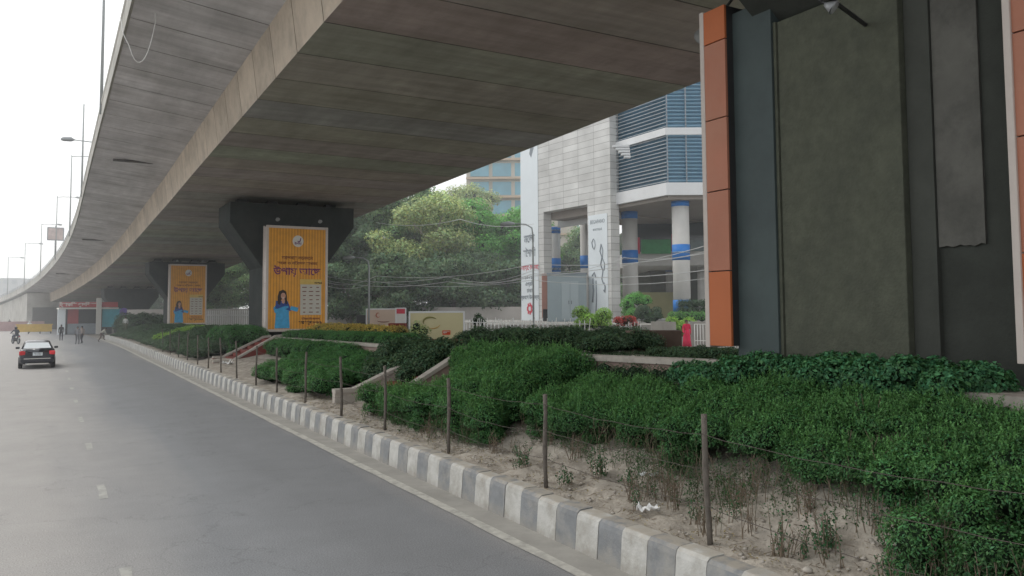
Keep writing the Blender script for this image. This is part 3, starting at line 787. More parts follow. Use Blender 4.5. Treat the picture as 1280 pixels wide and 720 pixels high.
M_hairp = mat('hair_print', (0.03, 0.018, 0.016), 0.6, 0.2, 8)
M_skinp = mat('skin_print', (0.50, 0.28, 0.20), 0.6, 0.1, 8)
def flat(poly, y, m, parent, name):
    q = MB(); n = len(poly)
    ar = sum(poly[i][0] * poly[(i + 1) % n][1] - poly[(i + 1) % n][0] * poly[i][1] for i in range(n))
    if ar < 0: poly = poly[::-1]
    q.add([(p[0], y, p[1]) for p in poly], [tuple(range(n))]); return q.build(name, m, parent)
def ell(cx, cz, rx, rz, n=18):
    return [(cx + rx * math.cos(2 * PI * i / n), cz + rz * math.sin(2 * PI * i / n)) for i in range(n)]
def make_billboard(loc, rz, label, Wd=3.5, H=5.95, side=M_cream, deep=0.5, rear=True):
    """front faces local -y, base at z=0"""
    t = thing('billboard', label, 'billboard', loc, rz, 'tall billboards on the flyover piers')
    q = MB(); w = Wd / 2
    fw = 0.14
    for x in (-w + fw / 2, w - fw / 2): q.box((x, 0, H / 2), (fw, 0.1, H), bev=0.012)
    for z in (fw / 2, H - fw / 2): q.box((0, 0.004, z), (Wd - 2 * fw - 0.004, 0.09, fw), bev=0.012)
    q.build('frame', M_cream, t)
    zz = 0.0; i = 0
    for x in (-w + 0.03, w - 0.03):
        zz = 0.02
        for hh, m in ((1.28, M_orange2), (1.38, M_orange), (1.25, M_orange), (1.35, M_orange), (0.60, M_orange2)):
            g = MB(); g.box((x, 0.052 + deep / 2, zz + hh / 2), (0.05, deep, hh - 0.018), bev=0.006)
            g.build('side_panel', m if side is M_orange else M_cream, t); zz += hh
    for x in ((-w + 0.015, w - 0.015) if rear else ()):
        g = MB(); g.box((x, 0.075 + deep, H / 2), (0.09, 0.09, H), bev=0.012); g.build('rear_trim', M_cream, t)
    q = MB(); q.box((0, 0.06 + deep / 2, H / 2), (Wd - 0.12, deep - 0.02, H - 0.08)); q.build('box', M_darksteel, t)
    q = MB(); q.add([(-w + fw, -0.02, fw), (w - fw, -0.02, fw), (w - fw, -0.02, H - fw), (-w + fw, -0.02, H - fw)], [(0, 1, 2, 3)])
    ps = q.build('poster', M_banner, t)
    y = -0.0235
    Z = lambda f: H * f
    flat(ell(0.02, Z(0.857), 0.31, 0.33), y, M_print_w, ps, 'logo_disc')
    flat([(0.0, Z(.862)), (0.06, Z(.855)), (0.12, Z(.865)), (0.15, Z(.888)), (0.2, Z(.888)), (0.17, Z(.858)), (0.09, Z(.845)), (0.0, Z(.848))], y - 0.003, M_purple, ps, 'logo_mark')
    text_mesh('উপায়', 0.17, (0.02, y - 0.003, Z(.833)), UPRIGHT, M_purple, ps, 'logo_lettering', weight=0.004)
    text_mesh('আপনার লেনদেন', 0.27, (0.0, y, Z(.695)), UPRIGHT, M_maroon, ps, weight=0.006, sx=0.95)
    text_mesh('সহজ ও নিরাপদ রাখতে', 0.22, (0.0, y, Z(.645)), UPRIGHT, M_maroon, ps, weight=0.005, sx=1.1)
    text_mesh('উপায় আেছ', 0.56, (0.0, y, Z(.565)), UPRIGHT, M_purple, ps, 'headline', weight=0.012, sx=0.98)
    # price panel
    x0, x1, z0, z1 = 0.18, 1.38, Z(.155), Z(.445)
    M_pn = mat('panel_yellow_print', (0.6, 0.42, 0.12), 0.6)
    flat([(x0 - .02, z1), (x1 + .02, z1), (x1 + .02, z1 + .3), (x0 - .02, z1 + .3)], y + 0.001, M_pn, ps, 'panel_heading')
    pn = flat([(x0, z0), (x1, z0), (x1, z1), (x0, z1)], y, mat('panel_grey_print', (0.5, 0.48, 0.42), 0.6, 0.08, 5), ps, 'price_panel')
    q = MB()
    for r in range(7):
        for c in range(3):
            ww = random.uniform(0.13, 0.26); cx = x0 + 0.23 + 0.38 * c; cz = z1 - 0.16 - 0.235 * r
            q.add([(cx - ww / 2, y - .004, cz - .025), (cx + ww / 2, y - .004, cz - .025), (cx + ww / 2, y - .004, cz + .025), (cx - ww / 2, y - .004, cz + .025)], [(0, 1, 2, 3)])
    q.build('panel_lettering', M_maroon, ps)
    text_mesh('০১৭১৫', 0.15, (1.2, y - .004, z1 + 0.1), UPRIGHT, M_hairp, ps, weight=0.006)
    text_mesh('বিস্তারিত জানতে', 0.15, (0.78, y, Z(.118)), UPRIGHT, M_maroon, ps, weight=0.004)
    text_mesh('কল করুন ১৬২৬৮', 0.22, (0.78, y, Z(.082)), UPRIGHT, M_hairp, ps, weight=0.012, sx=0.85)
    # printed woman
    fx = -0.82
    wm = flat([(fx - .42, Z(.03)), (fx + .42, Z(.03)), (fx + .37, Z(.17)), (fx + .40, Z(.24)), (fx + .20, Z(.285)), (fx - .22, Z(.285)), (fx - .50, Z(.22)), (fx - .36, Z(.17))], y, M_blue, ps, 'printed_woman')
    flat([(fx - .36, Z(.29)), (fx - .40, Z(.20)), (fx - .05, Z(.225)), (fx + .25, Z(.205)), (fx + .48, Z(.19)), (fx + .42, Z(.235)), (fx + .28, Z(.29))], y - .003, M_blue2, ps, 'printed_scarf')
    flat([(fx - .26, Z(.262)), (fx - .27, Z(.33)), (fx - .19, Z(.378)), (fx + .03, Z(.395)), (fx + .21, Z(.375)), (fx + .25, Z(.33)), (fx + .27, Z(.262)), (fx + .17, Z(.255)), (fx + .13, Z(.30)), (fx - .07, Z(.30)), (fx - .13, Z(.25))], y - .005, M_hairp, ps, 'printed_hair')
    flat([(fx - .04, Z(.27)), (fx + .08, Z(.262)), (fx + .13, Z(.275)), (fx + .1, Z(.33)), (fx - .02, Z(.33))], y - .0065, M_skinp, ps, 'printed_neck')
    flat(ell(fx + .04, Z(.336), .135, .175, 14), y - .008, M_skinp, ps, 'printed_face')
    flat([(fx - .03, Z(.318)), (fx + .04, Z(.312)), (fx + .11, Z(.318)), (fx + .04, Z(.321))], y - .010, M_print_w, ps, 'printed_smile')
    for ex in (-.02, .09): flat(ell(fx + ex, Z(.342), .018, .012, 8), y - .010, M_hairp, ps, 'printed_eye')
    flat([(fx - .48, Z(.215)), (fx - .42, Z(.175)), (fx + .10, Z(.205)), (fx + .34, Z(.225)), (fx + .33, Z(.24)), (fx + .05, Z(.235)), (fx - .25, Z(.215))], y - .0095, M_blue, ps, 'printed_sleeve')
    flat([(fx + .42, Z(.205)), (fx + .82, Z(.185)), (fx + .93, Z(.215)), (fx + .95, Z(.25)), (fx + .88, Z(.225)), (fx + .48, Z(.24))], y - .0095, M_blue, ps, 'printed_arm')
    flat([(fx + .86, Z(.205)), (fx + .94, Z(.215)), (fx + .97, Z(.255)), (fx + .93, Z(.262)), (fx + .89, Z(.235))], y - .012, M_skinp, ps, 'printed_hand')
    # little clamps on the top edge
    for x in (-0.55, 0.9):
        g = MB(); g.box((x, 0.05, H + 0.05), (0.16, 0.2, 0.09), bev=0.01); g.build('bracket', M_darksteel, t)
    return t
make_billboard(W(45.3, PIER_D, 1.9), heading(45), 'larger yellow billboard with a woman in blue, mounted on the middle dark pier')
make_billboard(W(84.9, PIER_D - .1, 1.75), heading(85), 'smaller far yellow billboard with a woman in blue, left of the larger one')
ba = make_billboard(W(4.60, PIER_D - 0.25, 2.42), heading(5), 'orange-sided billboard cut by the right frame edge on the near pier', side=M_orange, Wd=3.95, H=5.95)
bb = make_billboard(W(10.35, PIER_D - 0.25, 2.42), heading(8) + PI, 'orange and cream cladded billboard edge on the far side of the near pier', rear=False, side=M_orange, Wd=3.95, H=5.9)
q = MB(); q.box((-1.90, 1.80, 3.35), (0.25, 0.87, 5.95), bev=0.01); q.build('side_sheet', M_bluegrey, P3)
# near pier strips between billboard and stem
q = MB(); q.box((-1.72, -2.68, 3.3), (0.06, 0.06, 5.9), bev=0.01); q.build('side_sheet', M_darkrec, P3)

# floodlights on the piers
def floodlight(loc, rz, label, s=1.0):
    t = thing('floodlight', label, 'floodlight', loc, rz, 'floodlights under the flyover')
    q = MB()
    q.tube([(0, 0, 0), (0, -0.05, -0.06 * s), (0, -0.12 * s, -0.14 * s)], [0.03 * s, 0.03 * s, 0.05 * s], 8); q.build('bracket', M_darksteel, t)
    q = MB(); q.tube([(0, -0.10 * s, -0.10 * s), (0, -0.2 * s, -0.16 * s), (0, -0.34 * s, -0.24 * s), (0, -0.36 * s, -0.26 * s)], [0.05 * s, 0.12 * s, 0.2 * s, 0.21 * s], 14); q.build('reflector', M_steel, t)
    q = MB(); q.tube([(0, -0.362 * s, -0.261 * s), (0, -0.375 * s, -0.27 * s)], [0.19 * s, 0.17 * s], 14); q.build('lens', mat('lamp_glass', (0.3, 0.32, 0.32), 0.15), t)
    return t
p = at(1026, 2, 9.6); floodlight(p, math.radians(60), 'silver floodlight on an arm high on the near pier, above the olive panel', 0.42)
b = MB(); q0 = W(7.3, PIER_D - 1.9, p.z + 0.25); b.tube([p, p + Vector((0, 0, .12)), q0 + Vector((0, 0, .1)), q0 + Vector((.3, 0.2, .1))], 0.03, 8)
t = b.build('floodlight_bracket', M_darksteel); tag(t, 'dark steel arm holding the floodlight above the olive panel', 'bracket')
p = at(886, 38, 15.5); floodlight(p, math.radians(-40), 'silver floodlight peeking out left of the orange billboard edge', 0.8)
b = MB(); b.tube([p, p + Vector((0.1, -1.5, 0.1)), W(10.6, 10.6, p.z - 0.1)], 0.025, 8); t = b.build('floodlight_bracket', M_darksteel); tag(t, 'thin arm of the floodlight beside the orange billboard edge', 'bracket')
for (sc_, nm) in ((45.3, 'larger'), (84.9, 'smaller far')):
    for x, w_ in ((-1.2, 'left'), (1.2, 'right')):
        h_ = 7.95 if sc_ < 50 else 7.8
        floodlight(W(sc_ - 0.1, PIER_D + x, h_ + 0.35), heading(sc_), 'small floodlight over the %s end of the %s yellow billboard' % (w_, nm), 0.6)
# ================================================================== planting
def twigs(mb, s0, s1, d0, d1, n, h=0.45, r=0.006):
    for _ in range(n):
        s = random.uniform(s0, s1); d = random.uniform(d0, d1)
        p = W(s, d, soil_z(s, d) - 0.02)
        lean = Vector((random.uniform(-.25, .25), random.uniform(-.25, .25), 1)).normalized()
        L_ = h * random.uniform(0.6, 1.2)
        m_ = p + lean * L_ * 0.5 + Vector((random.uniform(-.05, .05), random.uniform(-.05, .05), 0))
        e = p + lean * L_
        mb.tube([p, m_, e], [r, r * 0.8, r * 0.5], 4, caps=False)
        for q in range(2):
            a = m_ + (e - m_) * random.random()
            mb.tube([a, a + Vector((random.uniform(-.12, .12), random.uniform(-.12, .12), random.uniform(.05, .2)))], [r * 0.6, r * 0.3], 3, caps=False)
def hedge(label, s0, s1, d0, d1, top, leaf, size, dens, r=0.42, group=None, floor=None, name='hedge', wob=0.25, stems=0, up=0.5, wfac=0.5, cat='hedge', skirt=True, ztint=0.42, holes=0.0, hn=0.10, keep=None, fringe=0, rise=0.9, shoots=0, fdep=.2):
    fl = floor or soil_z
    blobs = []
    step = r * 1.0
    ns = max(1, int(round((s1 - s0) / step))); nd = max(1, int(round((d1 - d0) / step)))
    for i in range(ns + 1):
        for j in range(nd + 1):
            if random.random() < holes: continue
            s = s0 + (s1 - s0) * i / max(ns, 1) + random.uniform(-.25, .25) * step
            d = d0 + (d1 - d0) * j / max(nd, 1) + random.uniform(-.25, .25) * step
            if i in (0, ns): d += 0; s += random.uniform(-wob, wob) * (1 if i == 0 else 1)
            if j == 0: d += random.uniform(-wob, wob) * 0.8
            if keep and not keep(s, d): continue
            rr = r * random.uniform(0.8, 1.25)
            zt = top(s, d) + random.uniform(-hn, hn)
            g = fl(s, d)
            rz = min(rr * 0.9, max((zt - g) * 0.5, 0.12))
            c = W(s, d, zt - rz)
            blobs.append((c.x, c.y, c.z, rr, rr, rz))
            edge = j == 0 or i in (0, ns)
            if skirt and edge:
                z = zt - 2 * rz + 0.05
                while z > g + 0.12:
                    r2 = rr * random.uniform(0.75, 0.95)
                    c = W(s + random.uniform(-.08, .08), d + (0.08 if j == 0 else 0), z - r2 * 0.25)
                    blobs.append((c.x, c.y, c.z, r2, r2, r2 * 0.7)); z -= r2 * 0.9
    t = thing(name, label, cat, W((s0 + s1) / 2, (d0 + d1) / 2, fl((s0 + s1) / 2, (d0 + d1) / 2)), 0, group)
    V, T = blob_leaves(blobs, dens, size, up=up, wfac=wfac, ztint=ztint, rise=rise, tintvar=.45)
    if shoots:
        m = int(shoots); pick = RNG.integers(0, len(V) // 4, size=m); base = V.reshape(-1, 4, 3)[pick].mean(1)
        bb = np.array(blobs); gz = np.median(bb[:, 2])
        base = base[base[:, 2] > gz - .15]; m = len(base)
        dirs = unit(RNG.normal(size=(m, 3)) * .38 + np.array([0, 0, 1.0])); ln = RNG.uniform(.06, .2, size=(m, 1)) * (size / .042)
        SPs = []; SNs = []; STs = []
        tv = RNG.uniform(.75, 1.45, size=m)
        for k in range(9):
            u = (k + .5) / 9; SPs.append(base + dirs * ln * u + RNG.normal(size=(m, 3)) * .010 * (1.2 - u))
            SNs.append(unit(RNG.normal(size=(m, 3)) + dirs * .3)); STs.append(tv * (.7 + .85 * u))
        SP = np.vstack(SPs); SN = np.vstack(SNs); sv = np.concatenate(STs); L_ = size * RNG.uniform(.6, 1.05, size=len(SP))
        V3, T3 = leaves_data(SP, SN, L_, L_ * wfac, np.stack([sv * 1.08, sv, sv * .9], 1), 1.2)
        V = np.vstack([V, V3]); T = np.vstack([T, T3])
    if fringe:
        FP = []; fst = MB()
        for _ in range(fringe):
            ss = random.uniform(s0 - .3, s1 + .3); dd = d0 + (.1 if fdep > .2 else -.08) + random.gauss(0, fdep); g = fl(ss, dd); hh = random.uniform(.1, .7)
            pb = W(ss, dd, g - .02); fst.tube([pb, pb + Vector((random.gauss(0, .03), random.gauss(0, .03), hh * .4)), pb + Vector((random.gauss(0, .06), random.gauss(0, .06), hh * .72))], [.0036, .003, .0015], 3, caps=False)
            for k in range(int(12 + 34 * hh)):
                u = random.random(); FP.append(W(ss + random.gauss(0, .035), dd + random.gauss(0, .035), g + hh * (.15 + .85 * u)))
        fst.build('stems', mat('green_brown_stem', (0.09, 0.10, 0.06), .9), t, world=True)
        FP = np.array(FP); nF = len(FP); v = RNG.uniform(.35, 1.0, size=nF)
        L_ = size * RNG.uniform(.6, 1.1, size=nF)
        V2, T2 = leaves_data(FP, unit(RNG.normal(size=(nF, 3)) + np.array([0, 0, .4])), L_, L_ * wfac, np.stack([v * 1.05, v * .95, v], 1))
        V = np.vstack([V, V2]); T = np.vstack([T, T2])
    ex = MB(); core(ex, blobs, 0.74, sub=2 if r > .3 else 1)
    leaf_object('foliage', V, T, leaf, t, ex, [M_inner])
    if stems:
        q = MB(); twigs(q, s0 - 0.15, s1 + 0.15, d0 - 0.15, d0 + 0.35, stems); q.build('stems', M_twig, t, world=True)
    return t
GB = 'clipped hedges on the sloping bank'
pf = lambda s, d: plat(s) - 0.05
def lerp(a, b, x): return a + (b - a) * max(0, min(1, x))
# the big hedge nearest the camera, in three stretches
hedge('wide bright green hedge behind the second nearest fence post, bare soil below it', 9.0, 12.8, 7.85, 9.15, lambda s, d: lerp(1.46, 1.78, (d - 7.8) / 1.2), L_near, 0.042, 2300, 0.27, GB, stems=90, fringe=150, wfac=.42, shoots=5200, keep=lambda s, d: d > 7.68 + .15 * max(0, 12 - s))
hedge('bright green hedge behind the nearest fence post, thick with upright shoots', 4.9, 8.9, 7.45, 9.1, lambda s, d: lerp(1.50, 1.98, (d - 7.5) / 1.2), L_near, 0.040, 2700, 0.27, GB, stems=110, fringe=300, fdep=.30, wfac=.42, hn=.14, shoots=7000, keep=lambda s, d: d > (7.72 if s > 6.3 else 7.4))
hedge('dark glossy broad-leaved shrub row standing highest, along the foot of the near pier', 5.7, 9.9, 9.2, 9.75, lambda s, d: lerp(2.36, 2.13, (s - 8) / 2.5) + 0.02, L_shrub, 0.062, 1500, 0.26, GB, wfac=0.62)
hedge('ragged dark green hedge filling the bottom right corner of the picture', 1.4, 4.45, 6.95, 8.6, lambda s, d: lerp(1.36, 1.76, (d - 6.9) / 1.0), L_near, 0.040, 2300, 0.25, GB, stems=160, hn=0.2, fringe=240, wfac=.42, holes=.14, shoots=4500)
# middle ones
hedge('dense green hedge right of the nearest sloping coping, reaching up to the pink wall', 13.9, 18.6, 7.6, 9.7, lambda s, d: lerp(1.7, 2.14, (d - 8.0) / 1.4), L_near, 0.046, 1900, 0.29, GB, keep=lambda s, d: d > .487 * s + .1, wfac=.45, hn=.13, shoots=5200)
hedge('rounded green hedge in front of the nearest sloping coping, close to the kerb', 13.4, 16.3, 7.0, 7.9, lambda s, d: lerp(1.30, 1.60, (d - 6.9) / 1.0), L_near, 0.044, 2100, 0.28, GB, stems=120, fringe=90, wfac=.45, shoots=2600)
hedge('small rounded bush at the foot of the nearest sloping coping', 16.9, 18.6, 6.95, 7.8, lambda s, d: 1.22, L_near, 0.044, 1900, 0.28, GB, stems=50, fringe=50, shoots=1500, cat='bush', name='bush')
hedge('dull grey-green creeper sprawling over the red steps', 20.4, 24.6, 8.7, 10.2, lambda s, d: lerp(1.3, 2.1, (d - 8.3) / 1.3), L_dark, 0.07, 650, 0.36, None, wfac=0.75, hn=0.2, name='creeper', cat='creeper', holes=0.1)
hedge('low wide green hedge between the creeper and the red-sided stair wall', 23.4, 30.6, 6.95, 9.4, lambda s, d: lerp(1.10, 1.62, (d - 6.9) / 2.2), L_near, 0.050, 1300, 0.34, GB, stems=60)
hedge('long clipped hedge on the raised bed at the foot of the front billboard', 27.0, 41.0, 10.55, 11.4, lambda s, d: plat(s) + 0.42, L_near, 0.055, 900, 0.32, GB, floor=pf, hn=0.05)
hedge('bright bushy shrub left of the front billboard pier', 44.7, 49.0, 8.6, 9.9, lambda s, d: 2.12, L_near, 0.09, 600, 0.5, GB, hn=0.15, name='shrub', cat='shrub')
hedge('dark green hedge near the kerb left of the far stair coping', 45.5, 53.5, 7.0, 8.8, lambda s, d: lerp(1.05, 1.5, (d - 6.9) / 1.6), L_dark, 0.08, 520, 0.5, GB)
hedge('mixed hedge rising behind the fence below the gap between billboards', 53.8, 62.5, 7.0, 10.0, lambda s, d: lerp(1.05, 1.95, (d - 6.9) / 2.6), L_dark, 0.09, 420, 0.6, GB)
hedge('yellowish green shrub on the bank below the far billboard', 62.5, 68.5, 7.6, 9.9, lambda s, d: lerp(1.3, 1.85, (d - 7.6) / 2.0), L_lime, 0.10, 330, 0.6, GB, hn=0.15, name='shrub', cat='shrub')
hedge('long dark hedge along the kerb below the far billboard', 64, 80, 6.9, 8.6, lambda s, d: lerp(1.0, 1.5, (d - 6.9) / 1.6), L_dark, 0.10, 300, 0.62, GB)
hedge('hedge on top of the bank right before the far billboard', 70, 82, 9.0, 10.4, lambda s, d: 1.85, L_dark, 0.10, 300, 0.62, GB)
hedge('farthest dark hedge at the tip of the planted strip', 81.5, 95, 6.9, 10.2, lambda s, d: lerp(1.0, 1.7, (d - 6.9) / 1.6) - max(0, s - 88) * 0.04, L_dark, 0.11, 260, 0.7, GB)
hedge('dark leafy shrub with tall shoots beside the kiosk', 96, 103, 8.2, 11.5, lambda s, d: 2.6 - 0.1 * abs(s - 100), L_dark, 0.16, 120, 0.9, None, floor=lambda s, d: 0, hn=0.4, name='shrub', cat='shrub')
hedge('hedge along the raised bed between the two billboard piers', 52, 82, 11.2, 12.4, lambda s, d: plat(s) + 0.35, L_dark, 0.10, 260, 0.6, GB, floor=pf)
hedge('low green hedge pressed against the long coping below the front billboard', 28.5, 39.5, 9.3, 9.85, lambda s, d: plat(s) + .02, L_near, 0.06, 800, 0.33, GB)
# far side of the raised bed
hedge('dark dense hedge on the far side of the raised bed before the banner pillar', 17.3, 21.0, 12.8, 14.2, lambda s, d: 2.50 - 0.02 * abs(s - 17), L_dark, 0.065, 700, 0.42, 'dark hedges on the far side of the raised bed', floor=pf, hn=0.14)
hedge('dark hedge left of the banner pillar, beside the cream signboard', 21.3, 25.6, 12.9, 14.2, lambda s, d: 2.34, L_dark, 0.07, 560, 0.42, 'dark hedges on the far side of the raised bed', floor=pf, hn=0.16)
hedge('low dark hedge between the brown planter and the orange billboard edge', 11.2, 14.8, 12.6, 13.6, lambda s, d: 2.12, L_dark, 0.06, 800, 0.36, 'dark hedges on the far side of the raised bed', floor=pf, hn=0.1)
hedge('bed of yellow flowers right of the front billboard', 33.5, 43.5, 12.5, 13.6, lambda s, d: 2.28, L_yellow, 0.085, 420, 0.36, None, floor=pf, hn=0.12, name='flower_bed', cat='flower bed')

# small plants, weeds and dry twigs on the bare soil
def small_plant(s, d, h, n, label, leaf=None, ls=0.045, dry=False):
    t = thing('small_plant', label, 'plant', W(s, d, soil_z(s, d)), 0, 'seedlings on the bare soil')
    q = MB(); P = []; D = []
    for i in range(n):
        a = random.uniform(0, 2 * PI); lean = random.uniform(0.05, 0.4)
        b0 = W(s + random.uniform(-.1, .1), d + random.uniform(-.1, .1), soil_z(s, d) - 0.02)
        hh = h * random.uniform(0.55, 1.1)
        e = b0 + Vector((math.cos(a) * lean * hh, math.sin(a) * lean * hh, hh))
        mid = (b0 + e) / 2 + Vector((random.uniform(-.02, .02), random.uniform(-.02, .02), 0))
        q.tube([b0, mid, e], [0.006, 0.005, 0.003], 4, caps=False)
        for k in range(0 if dry else 13):
            u = 0.25 + 0.75 * k / 12
            p = b0.lerp(e, u) + Vector((random.gauss(0, .02), random.gauss(0, .02), 0)); P.append(p)
            D.append(Vector((random.gauss(0, 1), random.gauss(0, 1), 0.6)))
        if dry:
            for k in range(4):
                p = b0.lerp(e, random.uniform(0.3, 1)); q.tube([p, p + Vector((random.uniform(-.08, .08), random.uniform(-.08, .08), random.uniform(0, .1)))], [0.004, 0.002], 3, caps=False)
    q.build('stems', M_twig, t, world=True)
    if P:
        P = np.array(P); D = unit(np.array(D)); v = RNG.uniform(0.5, 1.15, size=len(P))
        T = np.stack([v, v, v], 1); L_ = ls * RNG.uniform(0.7, 1.3, size=len(P))
        V, T = leaves_data(P, D, L_, L_ * 0.5, T); leaf_object('leaves', V, T, leaf or L_shrub, t)
    return t
small_plant(9.75, 7.1, 0.46, 16, 'largest leafy seedling clump on the bare soil between the two nearest posts')
small_plant(11.35, 6.75, 0.32, 6, 'slim leafy seedling on bare soil left of the second nearest post')
small_plant(9.95, 6.62, 0.26, 7, 'small seedling at the foot of the second nearest post')
small_plant(8.9, 7.0, 0.42, 5, 'thin leafy seedling right of the largest clump, near the white litter')
small_plant(5.6, 6.9, 0.40, 14, 'leafy weed clump right of the nearest post, by the kerb')
small_plant(4.5, 6.6, 0.34, 12, 'weed clump at the bottom edge beside the last kerb block')
small_plant(3.9, 6.8, 0.5, 18, 'tall weeds before the hedge in the bottom right corner')
small_plant(4.9, 7.1, 0.5, 16, 'tall leafy weeds in front of the hedge with upright shoots')
for i, (s, d, lb) in enumerate([(12.6, 6.9, 'dry brown twigs on the soil before the rounded hedge'), (10.9, 7.45, 'tuft of dry twigs below the wide bright hedge'),
        (8.2, 7.15, 'dry twigs just left of the nearest post'), (7.1, 7.25, 'dry stalks behind the nearest post'), (6.1, 7.2, 'bare stalks right of the nearest post'),
        (11.9, 7.6, 'grey dead stems on the slope left of the wide bright hedge'), (15.0, 6.75, 'dry stalks by the third nearest post')]):
    small_plant(s, d, 0.36, 14, lb, dry=True)
for i in range(26):
    small_plant(random.uniform(3.6, 8.6), 6.55 + abs(random.gauss(0, .55)), random.uniform(.25, .6), random.randint(4, 9), 'thin straggly weed stems on the bare soil under the near hedges', dry=(i % 3 == 0), ls=.035)
for i in range(8):
    small_plant(random.uniform(9, 16), 6.6 + abs(random.gauss(0, .4)), random.uniform(.2, .4), random.randint(3, 6), 'thin straggly weed stems on the bare soil farther along the fence', dry=(i % 2 == 0), ls=.035)
# scattered dry litter: leaves, bits of twig and stones nobody could count
q = MB(); P = []
for _ in range(4200):
    s = random.uniform(3.2, 24); d = 6.3 + abs(random.gauss(0, 0.75)); d = min(d, 9)
    z = soil_z(s, d) + nz(s, d, .7) + 0.008
    p = W(s, d, z)
    if random.random() < 0.35:
        a = random.uniform(0, PI); l = random.uniform(.03, .13)
        q.tube([p, p + Vector((math.cos(a) * l, math.sin(a) * l, random.uniform(0, .025)))], 0.003, 3, caps=False)
    else: P.append(p)
q.build('twig_debris', M_twig); tag(bpy.data.objects['twig_debris'], 'fine dry twigs scattered over the bare soil', 'debris', kind='stuff')
P = np.array(P); n = len(P); Dn = unit(RNG.normal(size=(n, 3)) * .5 + np.array([0, 0, 1])); v = RNG.uniform(.5, 1.3, size=n)
V, T = leaves_data(P, Dn, RNG.uniform(.015, .045, size=n), RNG.uniform(.008, .022, size=n), np.stack([v, v * .85, v * .7], 1))
o = leaf_object('dry_leaves', V, T, L_dry); tag(o, 'pale dry leaves strewn over the bare soil', 'dry leaves', kind='stuff')
q = MB()
for _ in range(800):
    s = random.uniform(3.2, 22); d = random.uniform(6.25, 8.0); r = random.uniform(.008, .028)
    q.ball(W(s, d, soil_z(s, d) + nz(s, d, .7)), (r * 1.3, r, r * .7), sub=1, noise=.2)
q.build('gravel', M_cope); tag(bpy.data.objects['gravel'], 'small stones lying in the sandy soil', 'gravel', kind='stuff')
# dry grass strip on the near pier terrace
P = []; D = []
for _ in range(1500):
    s = random.uniform(1.0, 6.0); d = random.uniform(8.75, 9.22)
    P.append(W(s, d, 1.84 + random.uniform(0, .06))); D.append((random.gauss(0, 1), random.gauss(0, 1), random.gauss(0, .2)))
P = np.array(P); D = unit(np.array(D)); v = RNG.uniform(.7, 1.2, size=len(P))
V, T = leaves_data(P, D, RNG.uniform(.06, .13, size=len(P)), 0.008 * np.ones(len(P)), np.stack([v, v, v], 1))
o = leaf_object('dry_grass', V, T, L_dry); tag(o, 'yellowing grass between the two concrete slabs by the near pier', 'grass', kind='stuff')
# grass on top of the bed
P = []; D = []
for _ in range(9000):
    s = random.uniform(7, 45); d = random.uniform(10.3, 15)
    P.append(W(s, d, plat(s) - 0.03 + random.uniform(0, .07))); D.append((random.gauss(0, 1), random.gauss(0, 1), random.gauss(0, .3)))
P = np.array(P); D = unit(np.array(D)); v = RNG.uniform(.6, 1.2, size=len(P))
V, T = leaves_data(P, D, RNG.uniform(.08, .2, size=len(P)), 0.02 * np.ones(len(P)), np.stack([v, v, v], 1))
o = leaf_object('grass', V, T, L_dark); tag(o, 'short rough grass on the raised bed', 'grass', kind='stuff')
# small scrubby row on top of the pink wall
hedge('thin straggly shrubs growing against the pink wall', 11.2, 16.5, 9.7, 9.9, lambda s, d: 1.92, L_dark, 0.05, 420, 0.2, None, wfac=.4, hn=.14, holes=.25, name='shrub', cat='shrub')

# litter
def rag(loc, sz, label, m, name='litter'):
    P = []
    n = 9
    for i in range(n):
        row = []
        for j in range(n):
            u, v = i / (n - 1) - .5, j / (n - 1) - .5
            q = Vector((u * 5, v * 5, loc[0]))
            row.append(Vector(loc) + Vector((u * sz[0] + .03 * mnoise.noise(q), v * sz[1] + .03 * mnoise.noise(q + Vector((9, 0, 0))), abs(mnoise.noise(q * 1.7)) * sz[2])))
        P.append(row)
    b = MB(); b.grid(P); o = b.build(name, m); tag(o, label, 'litter'); return o
M_litter = mat('white_plastic', (0.78, 0.78, 0.77), 0.5, 0.1, 8)
rag(W(8.05, 6.6, soil_z(8.05, 6.6) + .03), (.27, .17, .2), 'crumpled white plastic bag on the soil near the kerb', M_litter, 'plastic_bag')
rag(W(9.1, 7.5, soil_z(9.1, 7.5) + .02), (.3, .12, .09), 'flattened pale plastic scrap below the wide bright hedge', M_litter, 'plastic_scrap')
rag(W(5.1, 7.1, soil_z(5.1, 7.1) + .02), (.2, .2, .13), 'pale crumpled sack among weeds by the bottom right hedge', M_cope, 'sack')
rag(W(39.6, 7.3, soil_z(39.6, 7.3) + .02), (.5, .5, .5), 'white rubbish heap at the foot of the red-sided stair wall', M_litter, 'rubbish_heap')
b = MB(); b.ball(W(5.5, 6.5, soil_z(5.5, 6.5) + .02), (.05, .04, .035), sub=2, noise=.1); o = b.build('stone', M_cope); tag(o, 'single pale stone beside the kerb near the bottom edge', 'stone')

